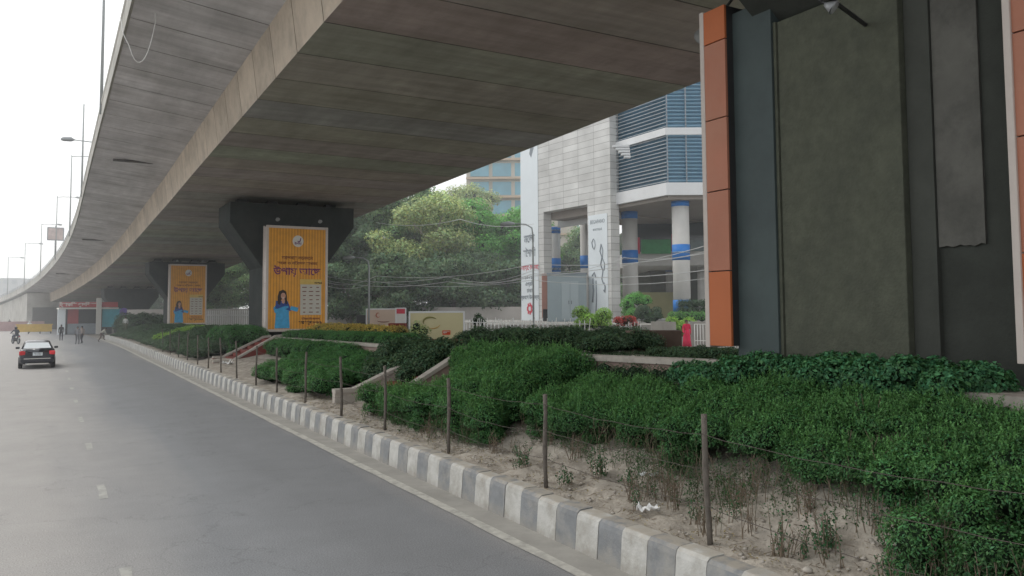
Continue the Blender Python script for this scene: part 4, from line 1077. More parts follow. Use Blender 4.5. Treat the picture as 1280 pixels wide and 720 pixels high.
# ================================================================== wire fence
M_post = mat('weathered_post', (0.12, 0.105, 0.09), 0.9, 0.3, 14, bump=.5, bscale=60, dirt=(0.16, 0.14, 0.12), dirt_amt=.7, dirt_scale=9)
M_wire = mat('rusty_wire', (0.10, 0.085, 0.075), 0.7, 0.2, 20, metal=.3)
fence = thing('wire_fence', 'low barbed wire fence on leaning brown posts behind the painted kerb', 'fence', W(30, 6.36, 0.5))
PS = [3.3, 6.72, 10.1, 13.4, 16.6, 19.6, 22.9, 26.2, 29.2, 32.5, 35.8, 39.0, 42.1, 45.5, 48.9, 52.4, 56.0]
tops = []
for i, s in enumerate(PS):
    b = MB(); z0 = soil_z(s, 6.38)
    h = random.uniform(1.32, 1.45)
    p0 = W(s, 6.38, z0 - .1)
    lean = Vector((random.uniform(-.05, .02), random.uniform(-.03, .03), 1))
    if i == 1: lean = Vector((-.028, 0, 1))
    pts = [p0 + lean * (h + .1) * u + Vector((.008 * math.sin(u * 7 + i), .006 * math.cos(u * 6 + i), 0)) for u in (0, .2, .4, .6, .8, 1)]
    r = 0.032
    b.tube(pts, [r * random.uniform(.9, 1.12) for _ in pts], 8)
    b.build('post', M_post, fence, world=True)
    tops.append((p0, lean, h))
for hh in (0.42, 0.82, 1.2):
    b = MB(); barbs = []
    for i in range(len(PS) - 1):
        a = tops[i]; c = tops[i + 1]
        pa = a[0] + a[1] * (hh + .1) + Vector((-.03, .0, 0)); pc = c[0] + c[1] * (hh + .1) + Vector((-.03, 0, 0))
        sag = random.uniform(.03, .10) if hh < 1 else .06
        pts = [pa.lerp(pc, u) - Vector((0, 0, sag * 4 * u * (1 - u) + .008 * math.sin(u * 23))) for u in [k / 10 for k in range(11)]]
        b.tube(pts, 0.0042, 4, caps=False)
        if i < 4:
            k = 0
            while k < 1:
                q = pa.lerp(pc, k) - Vector((0, 0, sag * 4 * k * (1 - k) + .008 * math.sin(k * 23)))
                v = Vector((random.uniform(-1, 1), random.uniform(-1, 1), random.uniform(-1, 1))).normalized() * .016
                b.tube([q - v, q + v], .002, 3, caps=False); k += .04
    b.build('wire', M_wire, fence, world=True)
# ================================================================== shopping block across the road
def tile_mat(name, c1, c2, mortar, sx, sz, msize=0.02):
    m = bpy.data.materials.new(name); nt, b = nodes_of(m); N = nt.nodes; L = nt.links
    tc = N.new('ShaderNodeTexCoord'); sp = N.new('ShaderNodeSeparateXYZ'); L.new(tc.outputs['Object'], sp.inputs[0])
    ad = N.new('ShaderNodeMath'); ad.operation = 'ADD'; L.new(sp.outputs['X'], ad.inputs[0]); L.new(sp.outputs['Y'], ad.inputs[1])
    cb = N.new('ShaderNodeCombineXYZ'); L.new(ad.outputs[0], cb.inputs[0]); L.new(sp.outputs['Z'], cb.inputs[1])
    bk = N.new('ShaderNodeTexBrick'); bk.offset = 0.0; bk.inputs['Scale'].default_value = 1.0
    bk.inputs['Brick Width'].default_value = sx; bk.inputs['Row Height'].default_value = sz
    bk.inputs['Mortar Size'].default_value = msize; bk.inputs['Color1'].default_value = (*c1, 1); bk.inputs['Color2'].default_value = (*c2, 1); bk.inputs['Mortar'].default_value = (*mortar, 1)
    L.new(cb.outputs[0], bk.inputs['Vector'])
    nzn = N.new('ShaderNodeTexNoise'); nzn.inputs['Scale'].default_value = .5; nzn.inputs['Detail'].default_value = 7; L.new(tc.outputs['Object'], nzn.inputs['Vector'])
    mr = N.new('ShaderNodeMapRange'); mr.inputs[1].default_value = .3; mr.inputs[2].default_value = .7; mr.inputs[3].default_value = 0.8; mr.inputs[4].default_value = 1.12; L.new(nzn.outputs['Fac'], mr.inputs[0])
    s = N.new('ShaderNodeVectorMath'); s.operation = 'SCALE'; L.new(bk.outputs['Color'], s.inputs[0]); L.new(mr.outputs[0], s.inputs['Scale'])
    L.new(s.outputs[0], b.inputs['Base Color']); b.inputs['Roughness'].default_value = .6
    return m
M_tile = tile_mat('stone_cladding', (0.60, 0.60, 0.585), (0.50, 0.495, 0.48), (0.22, 0.215, 0.21), 2.1, 0.56, 0.018)
M_bwhite = mat('white_composite_panel', (0.66, 0.67, 0.68), .5, .06, .4, dirt=(.4, .4, .39), dirt_amt=.4, dirt_scale=.4)
M_soff = mat('brown_ceiling', (0.26, 0.23, 0.205), .9, .1, .5)
M_glass = mat('dark_glazing', (0.02, 0.035, 0.04), .12, .2, .3, spec=.6)
M_bglass = mat('blue_glazing', (0.04, 0.15, 0.24), .2, .25, .4, spec=.6)
M_louvb = mat('blue_louvre', (0.22, 0.40, 0.54), .5, .08, .5)
M_louvg = mat('grey_louvre', (0.33, 0.37, 0.40), .5, .08, .5)
M_col = mat('grey_column', (0.52, 0.51, 0.49), .7, .1, .6)
M_bband = mat('blue_band', (0.02, 0.17, 0.52), .6, .1, 1)
M_pband = mat('pale_blue_band', (0.40, 0.52, 0.62), .6, .1, 1)
M_bann = mat('pale_banner', (0.68, 0.73, 0.76), .6, .05, .5)
M_greyp = mat('grey_print', (0.22, 0.25, 0.28), .6)
M_redp = mat('red_print', (0.55, 0.05, 0.08), .6)
MALL_R = math.atan2(.83, -.56)
O5 = Vector((8.1, 65.0, 0))
U5 = Vector((-.559, .829, 0)); V5 = Vector((.829, .559, 0))
MM = Matrix(((U5.x, -V5.x, 0, O5.x), (U5.y, -V5.y, 0, O5.y), (0, 0, 1, 0), (0, 0, 0, 1)))   # local x=k, local y = toward the road, z up
mall = bpy.data.objects.new('shopping_centre', None); COL.objects.link(mall)
rz = math.atan2(U5.y, U5.x); mall.location = O5; mall.rotation_euler = (0, 0, rz)
WM['shopping_centre'] = Matrix.Translation(O5) @ Matrix.Rotation(rz, 4, 'Z')
tag(mall, 'large shopping building with stone-tiled gateway, blue louvres and round banded columns', 'building')
# local frame of the thing: x = k along the facade to the left, y = +left of x ... outward normal is +y when facing the road
# check orientation: rotating U by +90deg gives (-.83,-.56): toward the road
def kb(q, k0, k1, v0, v1, z0, z1, **kw):      # v = depth away from the road
    q.box(((k0 + k1) / 2, -(v0 + v1) / 2, (z0 + z1) / 2), (k1 - k0, v1 - v0, z1 - z0), **kw); return q
q = MB(); kb(q, 0, 3.0, 0, .9, 2, 11.9); q.build('pillar', M_tile, mall)
q = MB(); kb(q, 9.3, 12.9, 0, .9, 2, 11.9); q.build('pillar', M_tile, mall)
q = MB(); kb(q, 0, 12.9, 0, .9, 11.903, 24); q.build('tiled_wall', M_tile, mall)
q = MB(); kb(q, 3.0, 9.3, .9, 14, 11.2, 11.9); q.build('ceiling', M_soff, mall)
q = MB(); kb(q, 2.0, 10.3, 2.4, 2.8, 10.7, 11.9); q.build('inner_beam', M_bwhite, mall)
q = MB(); kb(q, 0.0, 12.9, 14, 14.4, 12, 24); q.build('rear_wall', M_bwhite, mall)
# banners
q = MB(); kb(q, 10.1, 12.88, -.05, -.004, 2.0, 20.5); bn = q.build('banner', M_bann, mall); bn['label'] = 'tall pale blue banner with grey text and a red flower'
def ktext(body, size, k, z, m, parent, v=-.062, sx=1.0, name='lettering', weight=.01):
    # text faces the road: reading direction is -k
    rot = Matrix(((-1, 0, 0), (0, 0, 1), (0, 1, 0)))
    return text_mesh(body, size, (k, -v, z), rot, m, parent, name, .003, weight, sx=sx)
ktext('মেলা', 1.0, 11.5, 9.6, M_greyp, bn, weight=.03, sx=.85)
ktext('বৈশাখী', .95, 11.5, 8.25, M_greyp, bn, weight=.02, sx=.72)
ktext('আয়োজনে', .62, 11.5, 6.9, M_redp, bn)
for i, tx in enumerate(('১০ - ১৪', 'এপ্রিল', 'ঢাকা', 'প্রবেশ উন্মুক্ত')): ktext(tx, .5, 11.5, 6.0 - .62 * i, M_greyp, bn, sx=.9)
for i in range(7):
    a = 2 * PI * i / 7
    q = MB(); q.add([(11.5 + (.16 if j % 2 else .1) * math.cos(b_) + .34 * math.cos(a), .065 + .001 * i, 3.1 + .22 * math.sin(b_) + .38 * math.sin(a)) for j, b_ in enumerate([2 * PI * w / 10 for w in range(10)])], [tuple(range(10))[::-1]])
    q.build('flower_petal', M_redp, bn)
q = MB(); q.add([(11.1, .06, 17.2), (10.7, .06, 18.0), (10.6, .06, 19.6), (11.0, .06, 19.0), (11.4, .06, 17.6)], [(0, 1, 2, 3, 4)]); q.build('leaf_print', M_greyp, bn)
q = MB(); kb(q, .45, 2.85, -.05, -.004, 2.2, 10.9); bn = q.build('banner', M_bann, mall); bn['label'] = 'white banner with thin grey fashion drawings'
ktext('BEGAPANO', .46, 1.65, 10.3, M_greyp, bn, sx=.78, weight=0)
ktext('BOUTIQUE', .26, 1.65, 9.65, M_greyp, bn, sx=.9, weight=0)
def sketch(pts, w=.035):
    q = MB(); q.tube([(a, .07, z) for a, z in pts], w, 4); return q.build('line_drawing', M_greyp, bn)
sketch([(2.2, 8.9), (2.4, 8.6), (2.3, 8.2), (2.1, 8.0), (1.95, 8.35), (2.05, 8.8), (2.2, 8.9)])
sketch([(1.2, 8.4), (1.35, 7.8), (1.1, 7.3), (1.3, 6.7), (1.0, 6.2), (1.15, 5.5), (.95, 5.1)], .05)
sketch([(1.2, 8.4), (1.0, 7.9), (1.05, 7.2), (.8, 6.8), (.85, 6.2)])
sketch([(2.3, 5.6), (2.2, 4.6), (2.35, 3.6)], .09); sketch([(1.9, 5.4), (1.85, 4.0), (1.95, 2.7)], .05)
sketch([(.9, 5.2), (.75, 4.9), (.8, 4.4), (.95, 4.6)], .06); sketch([(2.4, 5.8), (2.1, 6.1), (1.95, 5.7)], .05)

# louvred block: plan polygon (world coordinates)
C5 = Vector((11.7, 60.0))
ul = Vector((-.5, .866))
Pl = C5 + ul * 9.5; Pr = C5 + Vector((24, 0.2)); 
def wq(poly, z0, z1, name, m, **kw):
    q = MB(); q.prism([tuple(p) for p in poly], z0, z1); return q.build(name, m, mall, world=True)
def offs(k):      # polygon pushed outwards by k (negative pulls in)
    nl = Vector((-.866, -.5)); nr = Vector((0.0083, -1)).normalized()
    c = C5 + nl * k * .55 + nr * k * .62 + Vector((-.05 * k, 0))
    return [Pl + nl * k, c, Pr + nr * k, Pr + Vector((0, 26)), Pl + Vector((9, 22))]
wq(offs(.05), 11.6, 12.55, 'fascia_band', M_bwhite)
wq(offs(-.3), 11.3, 11.597, 'ceiling', M_soff)
wq(offs(-.35), 12.553, 16.2, 'glazing', M_bglass)
wq(offs(.05), 16.203, 16.75, 'fascia_band', M_bwhite)
wq(offs(-.35), 16.753, 25.0, 'glazing', M_bglass)
wq(offs(.1), 25.003, 26.0, 'fascia_band', M_bwhite)
def louvres(z0, z1, a, b_, m, nrm):
    q = MB(); z = z0 + .14
    d = (b_ - a); L_ = d.length; ang = math.atan2(d.y, d.x)
    while z < z1 - .08:
        M = Matrix.Translation((*((a + b_) / 2 + nrm * -.12), z)) @ Matrix.Rotation(ang, 4, 'Z') @ Matrix.Rotation(math.radians(-28), 4, 'X')
        q.box((0, 0, 0), (L_ - .1, .20, .035), M); z += .285
    return q.build('louvres', m, mall, world=True)
nl = Vector((-.866, -.5)); nr = Vector((0, -1))
for z0, z1 in ((12.553, 16.2), (16.753, 25.0)):
    louvres(z0, z1, C5, Pl, M_louvg, nl)
    louvres(z0, z1, C5, Pr, M_louvb, nr)
    for k in (0.12, 1.55, 3.05, 4.6, 6.2, 9.0, 12.0):
        q = MB(); q.box((C5.x + k, C5.y + .02, (z0 + z1) / 2), (.09, .1, z1 - z0 - .01)); q.build('mullion', M_greyp, mall, world=True)
q = MB()
for i in range(5): q.box((8.75 + i * .12, 63.3 - i * .03, 16.0 - .22 * i), (1.3 - .2 * i, .5, .16))
q.build('canopy_bracket', M_bwhite, mall, world=True)
# columns
def column(x, y, r, z1, cols, z0=1.9):
    q = MB(); q.tube([(x, y, z0), (x, y, z1)], r, 28, caps=True); c = q.build('column', M_col, mall, world=True); WM[c.name] = WM['shopping_centre']
    for (a, b_, m) in cols:
        g = MB(); g.tube([(x, y, a), (x, y, b_)], r + .025, 28, caps=True); g.build('band', m, c, world=True)
p = at(852, 350, 61.5); column(p.x, p.y, .66, 11.35, [(6.75, 7.95, M_bband), (7.25, 7.4, M_pband), (2.8, 3.7, M_bband), (10.9, 11.33, M_bband)])
p = at(788, 350, 68); column(p.x, p.y, .66, 11.35, [(6.9, 8.0, M_bband), (7.2, 7.35, M_pband), (10.7, 11.33, M_bband)])
p = at(692, 350, 80); column(p.x, p.y, .72, 11.3, [(6.7, 8.1, M_bband), (6.9, 7.15, M_pband), (10.6, 11.2, M_bband), (10.8, 10.95, M_pband)])
p = at(733, 350, 76); column(p.x, p.y, .55, 11.3, [(6.9, 8.1, M_bband)])
p = at(880, 350, 76); column(p.x, p.y, .62, 7.0, [])
p = at(836, 350, 84); column(p.x, p.y, .35, 11.3, [(6.9, 7.9, M_bband)])
# inner floor slab, set-back glazing
wq([(11.0, 74), (34, 72), (34, 92), (9.5, 95)], 7.0, 8.3, 'floor_slab', M_col)
wq([(12.0, 77), (34, 75), (34, 92), (12.0, 95)], 8.303, 11.3, 'glazing', M_glass)
wq([(14.5, 84), (34, 83), (34, 96), (14.5, 97)], 2.0, 6.997, 'shop_front', mat('dim_shop_front', (.10, .105, .085), .6, .5, .35))
wq([(12.2, 82.5), (17.8, 82), (17.8, 82.6), (12.2, 83.1)], 2.0, 4.7, 'yellow_screen', mat('yellowish_screen', (.36, .34, .17), .8, .15, .5))
wq([(19.6, 81), (23.5, 81), (23.5, 81.5), (19.6, 81.5)], 2.0, 4.6, 'blue_screen', mat('blue_screen_panel', (.08, .14, .38), .8, .2, .5))
wq([(16.4, 73.2), (34, 72.1), (34, 72.25), (16.4, 73.35)], 8.303, 9.3, 'balustrade', mat('glass_balustrade', (.12, .17, .17), .2))
q = MB()
a = at(805, 312, 73); q.box((a.x + 1.1, 73.0, 8.7), (2.7, .08, 1.3)); bn = q.build('banner', mat('green_banner', (.05, .26, .10), .6, .3, 1.2), mall, world=True); bn['label'] = 'green banner hung from the upper floor'
q = MB(); q.box((a.x + 2.85, 73.0, 8.9), (.6, .08, 1.9)); q.build('banner', M_redp, mall, world=True)
q = MB(); q.box((a.x - .55, 73.0, 8.8), (.35, .08, 1.5)); q.build('banner', M_redp, mall, world=True)
wq([(9.2, 75), (34, 73), (34, 70), (7.5, 71.5)], 2.05, 2.12, 'terrace_edge', M_bwhite)
# paved terrace
q = MB(); q.prism([(-2, 56.5), (9.5, 52.5), (40, 50.5), (40, 110), (-14, 110), (-6, 78)], 0, 2.0)
tag(q.build('plaza', M_gutter), kind='structure')

# grey booth between the pillars
t = thing('booth', 'grey metal booth with double door between the tiled pillars', 'booth', (at(709, 400, 67.5).x, 67.5, 2.0), math.radians(-4))
q = MB(); q.box((0, 0, 1.98), (3.25, 2.0, 3.95), bev=.03); bd = q.build('body', mat('grey_sheet_metal', (.24, .29, .31), .5, .08, .6), t)
for x in (-.1, .62):
    g = MB(); g.box((x, -1.015, 1.75), (.68, .03, 3.2), bev=.01); dr = g.build('door', mat('door_grey', (.30, .35, .37), .5, .05, 1), t)
    h = MB(); h.box((x + (.25 if x < 0 else -.25), -1.05, 1.6), (.04, .05, .3), bev=.008); h.build('handle', M_darksteel, dr)
g = MB(); g.box((0, 0, 4.0), (3.35, 2.15, .1), bev=.02); g.build('roof', M_greyp, t)
p = at(682, 380, 68); t = thing('terracotta_panel', 'narrow terracotta panel standing left of the grey booth', 'panel', (p.x, 68, 2.0))
g = MB(); g.box((0, 0, 2.1), (.62, .4, 3.9), bev=.02); g.build('sheet', mat('dusty_terracotta', (.38, .19, .15), .8, .1, 1), t)
g = MB(); g.box((.15, -.3, .55), (.8, .4, 1.0), bev=.05); g.build('base', M_black, t)
# planters and shrubs on the terrace
def bush(px, py, Y, r, leaf, label, size=.12, dens=300, n=10, base=None, name='bush', cat='bush', el=1.0, group=None):
    c = at(px, py, Y); z0 = base if base is not None else c.z - r
    blobs = []
    for _ in range(n):
        v = Vector((random.gauss(0, .5), random.gauss(0, .5), random.gauss(0, .4) * el))
        rr = r * random.uniform(.45, .75); blobs.append((c.x + v.x * r, c.y + v.y * r, max(c.z + v.z * r, z0 + rr * .5), rr, rr, rr * .9))
    t = thing(name, label, cat, (c.x, c.y, z0), 0, group)
    V, T = blob_leaves(blobs, dens, size, ztint=.3)
    e = MB(); core(e, blobs, .7, sub=1); leaf_object('foliage', V, T, leaf, t, e, [M_inner])
    g = MB(); g.tube([(c.x, c.y, z0 - .05), (c.x + .03, c.y, c.z)], [.06, .04], 6); g.build('stem', M_twig, t, world=True)
    return t
bush(793, 382, 60, .95, L_bright, 'round clipped green bush before the second banded column', base=2.0)
bush(809, 397, 58, .7, L_dark, 'low dark bush right of the round clipped one', base=2.0)
bush(848, 410, 50, .72, L_lime, 'yellow-green spiky shrub below the nearest banded column', base=1.2)
bush(783, 404, 46, .42, L_red, 'small red-flowering bush left of the brown planter', size=.09, base=1.4)
bush(733, 402, 50, .8, L_lime, 'yellow-green shrub below the right banner', base=1.2)
bush(596, 400, 34, .28, L_dark, 'thin leafy sapling against the white wall right of the cream signboard', size=.09, dens=160, n=9, base=1.7, el=2.0, name='sapling', cat='sapling')
bush(524, 416, 33, .38, L_pale, 'pale variegated bush in front of the cream signboard', size=.08, dens=300, base=1.7)
q = MB(); c = at(865, 382, 58)
t = thing('planter_hedge', 'dark boxy hedge at the foot of the nearest banded column', 'hedge', (c.x + .8, 58, 2.0))
blobs = [(c.x - .7 + .5 * i, 58 + random.uniform(-.2, .2), 2.0 + .45 * j, .4, .4, .36) for i in range(8) for j in (1, 2, 3)]
V, T = blob_leaves(blobs, 260, .1); e = MB(); core(e, blobs, .75, sub=1); leaf_object('foliage', V, T, L_dark, t, e, [M_inner])
t = thing('planter_hedge', 'bright green low hedge in front of the dark boxy one', 'hedge', (c.x, 55, 2.0))
c = at(870, 392, 55)
blobs = [(c.x - 1.6 + .5 * i, 55 + random.uniform(-.2, .2), 2.45 + random.uniform(-.05, .05), .4, .4, .4) for i in range(10)]
V, T = blob_leaves(blobs, 260, .1); e = MB(); core(e, blobs, .75, sub=1); leaf_object('foliage', V, T, L_bright, t, e, [M_inner])
# sloping grey parapets at the entrance
for (x0, x1, y0, y1, Y, lb) in ((815, 845, 402, 412, 48, 'grey sloping parapet left of the yellow-green shrub'), (862, 905, 402, 414, 47, 'grey sloping parapet right of the yellow-green shrub')):
    a = at(x0, y0, Y); c = at(x1, y1, Y - 1.5)
    q = MB(); q.prism([(a.x, a.y), (c.x, c.y), (c.x, c.y + .4), (a.x, a.y + .4)], 0, a.z)
    o = q.build('parapet', M_gutter); tag(o, lb, 'wall', kind='thing')
q = MB(); a = at(821, 426, 22.5); M = Matrix.Translation((a.x, 22.5, 0)) @ Matrix.Rotation(math.radians(-8), 4, 'Z')
q.box((0, 0, 2.0), (1.35, .5, .95), M, bev=.02); o = q.build('planter_box', mat('brown_brick_render', (.105, .075, .06), .9, .2, 3)); tag(o, 'dark brown planter box among the far hedges, left of the orange panel edge', 'planter')
q = MB(); a = at(787, 424, 22.3); q.box((a.x, 22.3, 2.1), (.22, .3, .75), bev=.02); o = q.build('bollard', M_pinkwall); tag(o, 'pink masonry post at the left end of the brown planter', 'post')
# wire fence panel at right
t = thing('garden_fence', 'white wire garden fence beside the woman in red', 'fence', (at(880, 420, 44).x, 44, 0))
q = MB()
a = at(868, 404, 44); b_ = at(922, 404, 43)
for i in range(16):
    u = i / 15; p = Vector(a).lerp(Vector(b_), u); q.tube([(p.x, p.y, .4), (p.x, p.y, 2.2)], .02, 4)
q.tube([(a.x, a.y, 2.2), (b_.x, b_.y, 2.2)], .025, 4); q.tube([(a.x, a.y, 1.3), (b_.x, b_.y, 1.3)], .025, 4); q.build('pickets', M_white, t, world=True)

# ================================================================== wall, signboards, fences behind the bed
q = MB(); a = at(412, 392, 92); b_ = at(652, 392, 80)
d = (b_ - a); d.z = 0; n_ = Vector((-d.y, d.x, 0)).normalized() * .3
q.prism([(a.x - 30, a.y + 14), (a.x, a.y), (b_.x, b_.y), (b_.x + n_.x, b_.y + n_.y), (a.x + n_.x, a.y + n_.y), (a.x - 30 + n_.x, a.y + 14 + n_.y)], 0, 3.3)
t = q.build('boundary_wall', mat('pale_boundary_wall', (.47, .44, .415), .9, .12, .25, dirt=(.33, .3, .28), dirt_amt=.5, dirt_scale=.3)); tag(t, 'long pale boundary wall in front of the trees', 'wall', kind='thing')
def signboard(px, Y, w, h, zb, board, frame, label, rz=0, legs=True):
    x = at(px, 400, Y).x
    t = thing('signboard', label, 'signboard', (x, Y, plat(30) if Y < 45 else 0), rz)
    z0 = zb - t.location.z
    q = MB(); q.box((0, 0, z0 + h / 2), (w, .06, h)); q.build('board', board, t)
    q = MB()
    for xx in (-w / 2 - .04, w / 2 + .04): q.box((xx, 0, z0 / 2 + h / 2 + .02), (.075, .1, z0 + h + .1), bev=.01)
    for zz in (z0 - .04, z0 + h + .035): q.box((0, .002, zz), (w, .09, .085), bev=.01)
    q.build('frame', frame, t)
    return t, z0
M_cream2 = mat('cream_signboard', (.55, .50, .30), .5, .06, 1.2)
M_cream3 = mat('peach_signboard', (.55, .42, .33), .5, .06, 1.2)
t, z0 = signboard(546, 36, 2.35, 1.22, 1.72, M_cream2, M_bwhite, 'cream signboard with a swoosh and red tag behind a pale bush', math.radians(4))
def arc(t, cx, cz, rx, rz_, a0, a1, m, w=.035, y=-.05):
    q = MB(); q.tube([(cx + rx * math.cos(a0 + (a1 - a0) * i / 14), y, cz + rz_ * math.sin(a0 + (a1 - a0) * i / 14)) for i in range(15)], [w * (.25 + math.sin(PI * i / 14)) for i in range(15)], 5); q.build('swoosh', m, t)
arc(t, -.28, z0 + .82, .32, .2, .2 * PI, 1.15 * PI, mat('olive_print', (.2, .19, .06), .6)); arc(t, -.2, z0 + .72, .34, .2, 1.3 * PI, 1.95 * PI, mat('ochre_print', (.5, .32, .1), .6), .02)
q = MB(); q.box((.43, -.036, z0 + .33), (.36, .01, .2)); g = q.build('red_tag', mat('red_tag_print', (.6, .08, .03), .6), t)
text_mesh('নগর', .15, (.43, -.045, z0 + .33), UPRIGHT, M_print_w, t, weight=.004)
t, z0 = signboard(478, 58, 2.2, 1.15, 1.95, M_cream3, M_bwhite, 'peach signboard with small figures behind the yellow flowers', math.radians(6))
arc(t, -.3, z0 + .75, .14, .16, .3 * PI, 1.8 * PI, mat('brick_print', (.4, .1, .05), .6), .03); arc(t, 0.1, z0 + .35, .45, .1, 1.0 * PI, 1.9 * PI, M_maroon, .03)
t, z0 = signboard(501, 57, .62, 1.0, 2.15, M_print_w, M_bwhite, 'small upright sign with a red head between the two large signboards')
q = MB(); q.box((0, -.036, z0 + .82), (.6, .01, .34)); q.build('red_head', M_redp, t)
q = MB(); q.box((0, 0, .5), (.78, .6, .62), bev=.03); t = q.build('planter_box', M_redwall); t.location = (at(497, 418, 37).x, 37, plat(34) - .05); tag(t, 'small dull red planter box right of the yellow flowers', 'planter')
q = MB(); q.box((0, 0, .3), (1.15, .5, .7), bev=.03); t = q.build('planter_box', M_redwall); t.location = (at(557, 440, 27).x, 27, plat(26) - .35); tag(t, 'dull red block beside the creeper below the cream signboard', 'planter')
q = MB(); q.box((0, 0, .5), (.7, .5, 1.0), bev=.05); q.build('bin_block', M_darksteel); t = bpy.data.objects['bin_block']; t.location = (at(452, 400, 60).x, 60, 1.7); tag(t, 'dark square box behind the yellow flowers', 'box')
# white lath fence
def lath_fence(p0, p1, z, h, n, label, cross=True, r=.018):
    t = thing('lath_fence', label, 'fence', (*((Vector(p0) + Vector(p1)) / 2).to_tuple()[:2], z))
    q = MB(); p0 = Vector((p0[0], p0[1], 0)); p1 = Vector((p1[0], p1[1], 0))
    for i in range(n):
        u = i / (n - 1); a = p0.lerp(p1, u)
        dx = (p1 - p0) / n * (random.uniform(.3, 1.3) if cross else 0) * (1 if i % 2 else -1)
        hh = h * random.uniform(.8, 1.1) if cross else h
        q.tube([a + Vector((0, 0, z)), a + dx + Vector((0, 0, z + hh))], r, 4)
    q.build('laths', M_white, t, world=True)
    q = MB(); 
    for f in (.35, .8): q.tube([p0 + Vector((0, 0, z + h * f)), p1 + Vector((0, 0, z + h * f))], r, 4)
    q.build('rail', M_white, t, world=True)
    return t
lath_fence(at(584, 405, 33), at(735, 405, 27.5), 2.0, .70, 60, 'white criss-cross lath fence above the dark hedge by the banners')
lath_fence(at(772, 410, 26), at(800, 410, 25.5), 2.0, .62, 16, 'short white lath fence left of the brown planter')
lath_fence(at(258, 400, 88), at(325, 400, 82), .6, 2.5, 26, 'white picket railing seen between the two billboard piers', cross=False, r=.07)

# ================================================================== blue glass office behind the trees
t = thing('office_building', 'cream and blue glass office block above the trees', 'building', (at(620, 220, 150).x, 150, 0))
a = at(583, 220, 150); b_ = at(720, 220, 150)
q = MB(); q.prism([(a.x, 150), (b_.x, 149), (b_.x, 175), (a.x, 176)], 0, 45); q.build('wall', mat('cream_facade', (.5, .46, .4), .8, .06, .3), t, world=True)
for fl in range(4, 11):
    z = 3.1 + fl * 3.55
    for i in range(5):
        x0 = a.x + .8 + i * 4.2
        g = MB(); g.box((x0 + 1.7, 149.6 - .02 * i, z + 1.35), (3.5, .12, 2.5)); g.build('window', mat('sky_glazing', (.12, .32, .42), .15, .3, .2, spec=.7), t, world=True)
    g = MB(); g.box(((a.x + b_.x) / 2, 149.1, z - .35), (b_.x - a.x, .9, .35)); g.build('ledge', mat('ledge_orange', (.52, .40, .3), .8), t, world=True)
# pale building glimpsed left of the trees
t = thing('apartment_block', 'pale hazy apartment block glimpsed behind the trees right of the front pier', 'building', (at(450, 300, 170).x, 170, 0))
a = at(428, 300, 170); b_ = at(492, 300, 170)
q = MB(); q.prism([(a.x, 170), (b_.x, 170), (b_.x, 185), (a.x, 185)], 0, 24); q.build('wall', mat('hazy_facade', (.42, .43, .42), .9), t, world=True)
for fl in range(6):
    for i in range(4):
        g = MB(); g.box((a.x + 1.6 + i * 2.6, 169.9, 4 + fl * 3.2), (1.3, .12, 1.5)); g.build('window', mat('hazy_window', (.2, .24, .25), .3), t, world=True)

# ================================================================== trees
M_bark = mat('grey_bark', (.17, .145, .12), .95, .25, 6, bump=.5, bscale=12)
M_barkpale = mat('pale_bark', (.34, .31, .25), .95, .2, 6, bump=.5, bscale=12)
def tree(px, Y, h, R, leaf, label, z0=0.0, trunk=.3, base=.35, nb=34, size=.33, dens=26, bark=None, ztop=None, open_=0.0, limbs=9, group='trees beyond the boundary wall', sq=1.0):
    x = at(px, 390, Y).x
    t = thing('tree', label, 'tree', (x, Y, z0), 0, group)
    q = MB(); o = Vector((x, Y, z0))
    lean = Vector((random.uniform(-.06, .06), 0, 1))
    top = o + lean * h * .78
    q.tube([o, o + lean * h * .25 + Vector((.1, 0, 0)), o + lean * h * .5, top], [trunk, trunk * .75, trunk * .5, trunk * .15], 9)
    blobs = []
    for i in range(limbs):
        u = base + (.72 - base) * i / limbs; p = o + lean * h * u
        a = i * 2.4 + random.uniform(-.4, .4); L_ = R * random.uniform(.6, 1.0) * (1 - .35 * (u - base))
        e = p + Vector((math.cos(a) * L_, math.sin(a) * L_, h * random.uniform(.1, .24)))
        m_ = p.lerp(e, .5) + Vector((0, 0, h * .02))
        q.tube([p, m_, e], [trunk * .4, trunk * .25, trunk * .08], 6)
        for k in range(3):
            f = random.uniform(.4, .95); c = p.lerp(e, f); g = c + Vector((random.uniform(-1, 1), random.uniform(-1, 1), random.uniform(.2, 1))) * R * .28
            q.tube([c, g], [trunk * .14, trunk * .05], 5); 
            rr = R * random.uniform(.16, .30); blobs.append((g.x, g.y, g.z, rr, rr, rr * .72))
        rr = R * random.uniform(.2, .34); blobs.append((e.x, e.y, e.z, rr, rr, rr * .7))
    while len(blobs) < nb:
        a = random.uniform(0, 2 * PI); rho = R * math.sqrt(random.random()) * .85; zz = random.uniform(base + .05, 1.0)
        prof = math.sqrt(max(0.05, 1 - ((zz - (base + 1) / 2) / ((1.12 - base) / 2)) ** 2)) ** sq
        rr = R * random.uniform(.14, .3)
        blobs.append((x + math.cos(a) * rho * prof, Y + math.sin(a) * rho * prof, z0 + h * zz - rr * .5, rr, rr, rr * .7))
    q.build('trunk', bark or M_bark, t, world=True)
    V, T = blob_leaves(blobs, dens, size, lo=-.8, inner=.6, spread=(.58, 1.22), up=.3, tintvar=.45, wfac=.6, ztint=.35)
    if open_ > 0:
        keep = RNG.random(len(V) // 4) > open_; V = V.reshape(-1, 4, 3)[keep].reshape(-1, 3); T = T[keep]
    e = None
    if open_ < .3:
        e = MB(); core(e, blobs, .5, sub=1, noise=.2)
    leaf_object('crown', V, T, leaf, t, e, [M_inner])
    return t
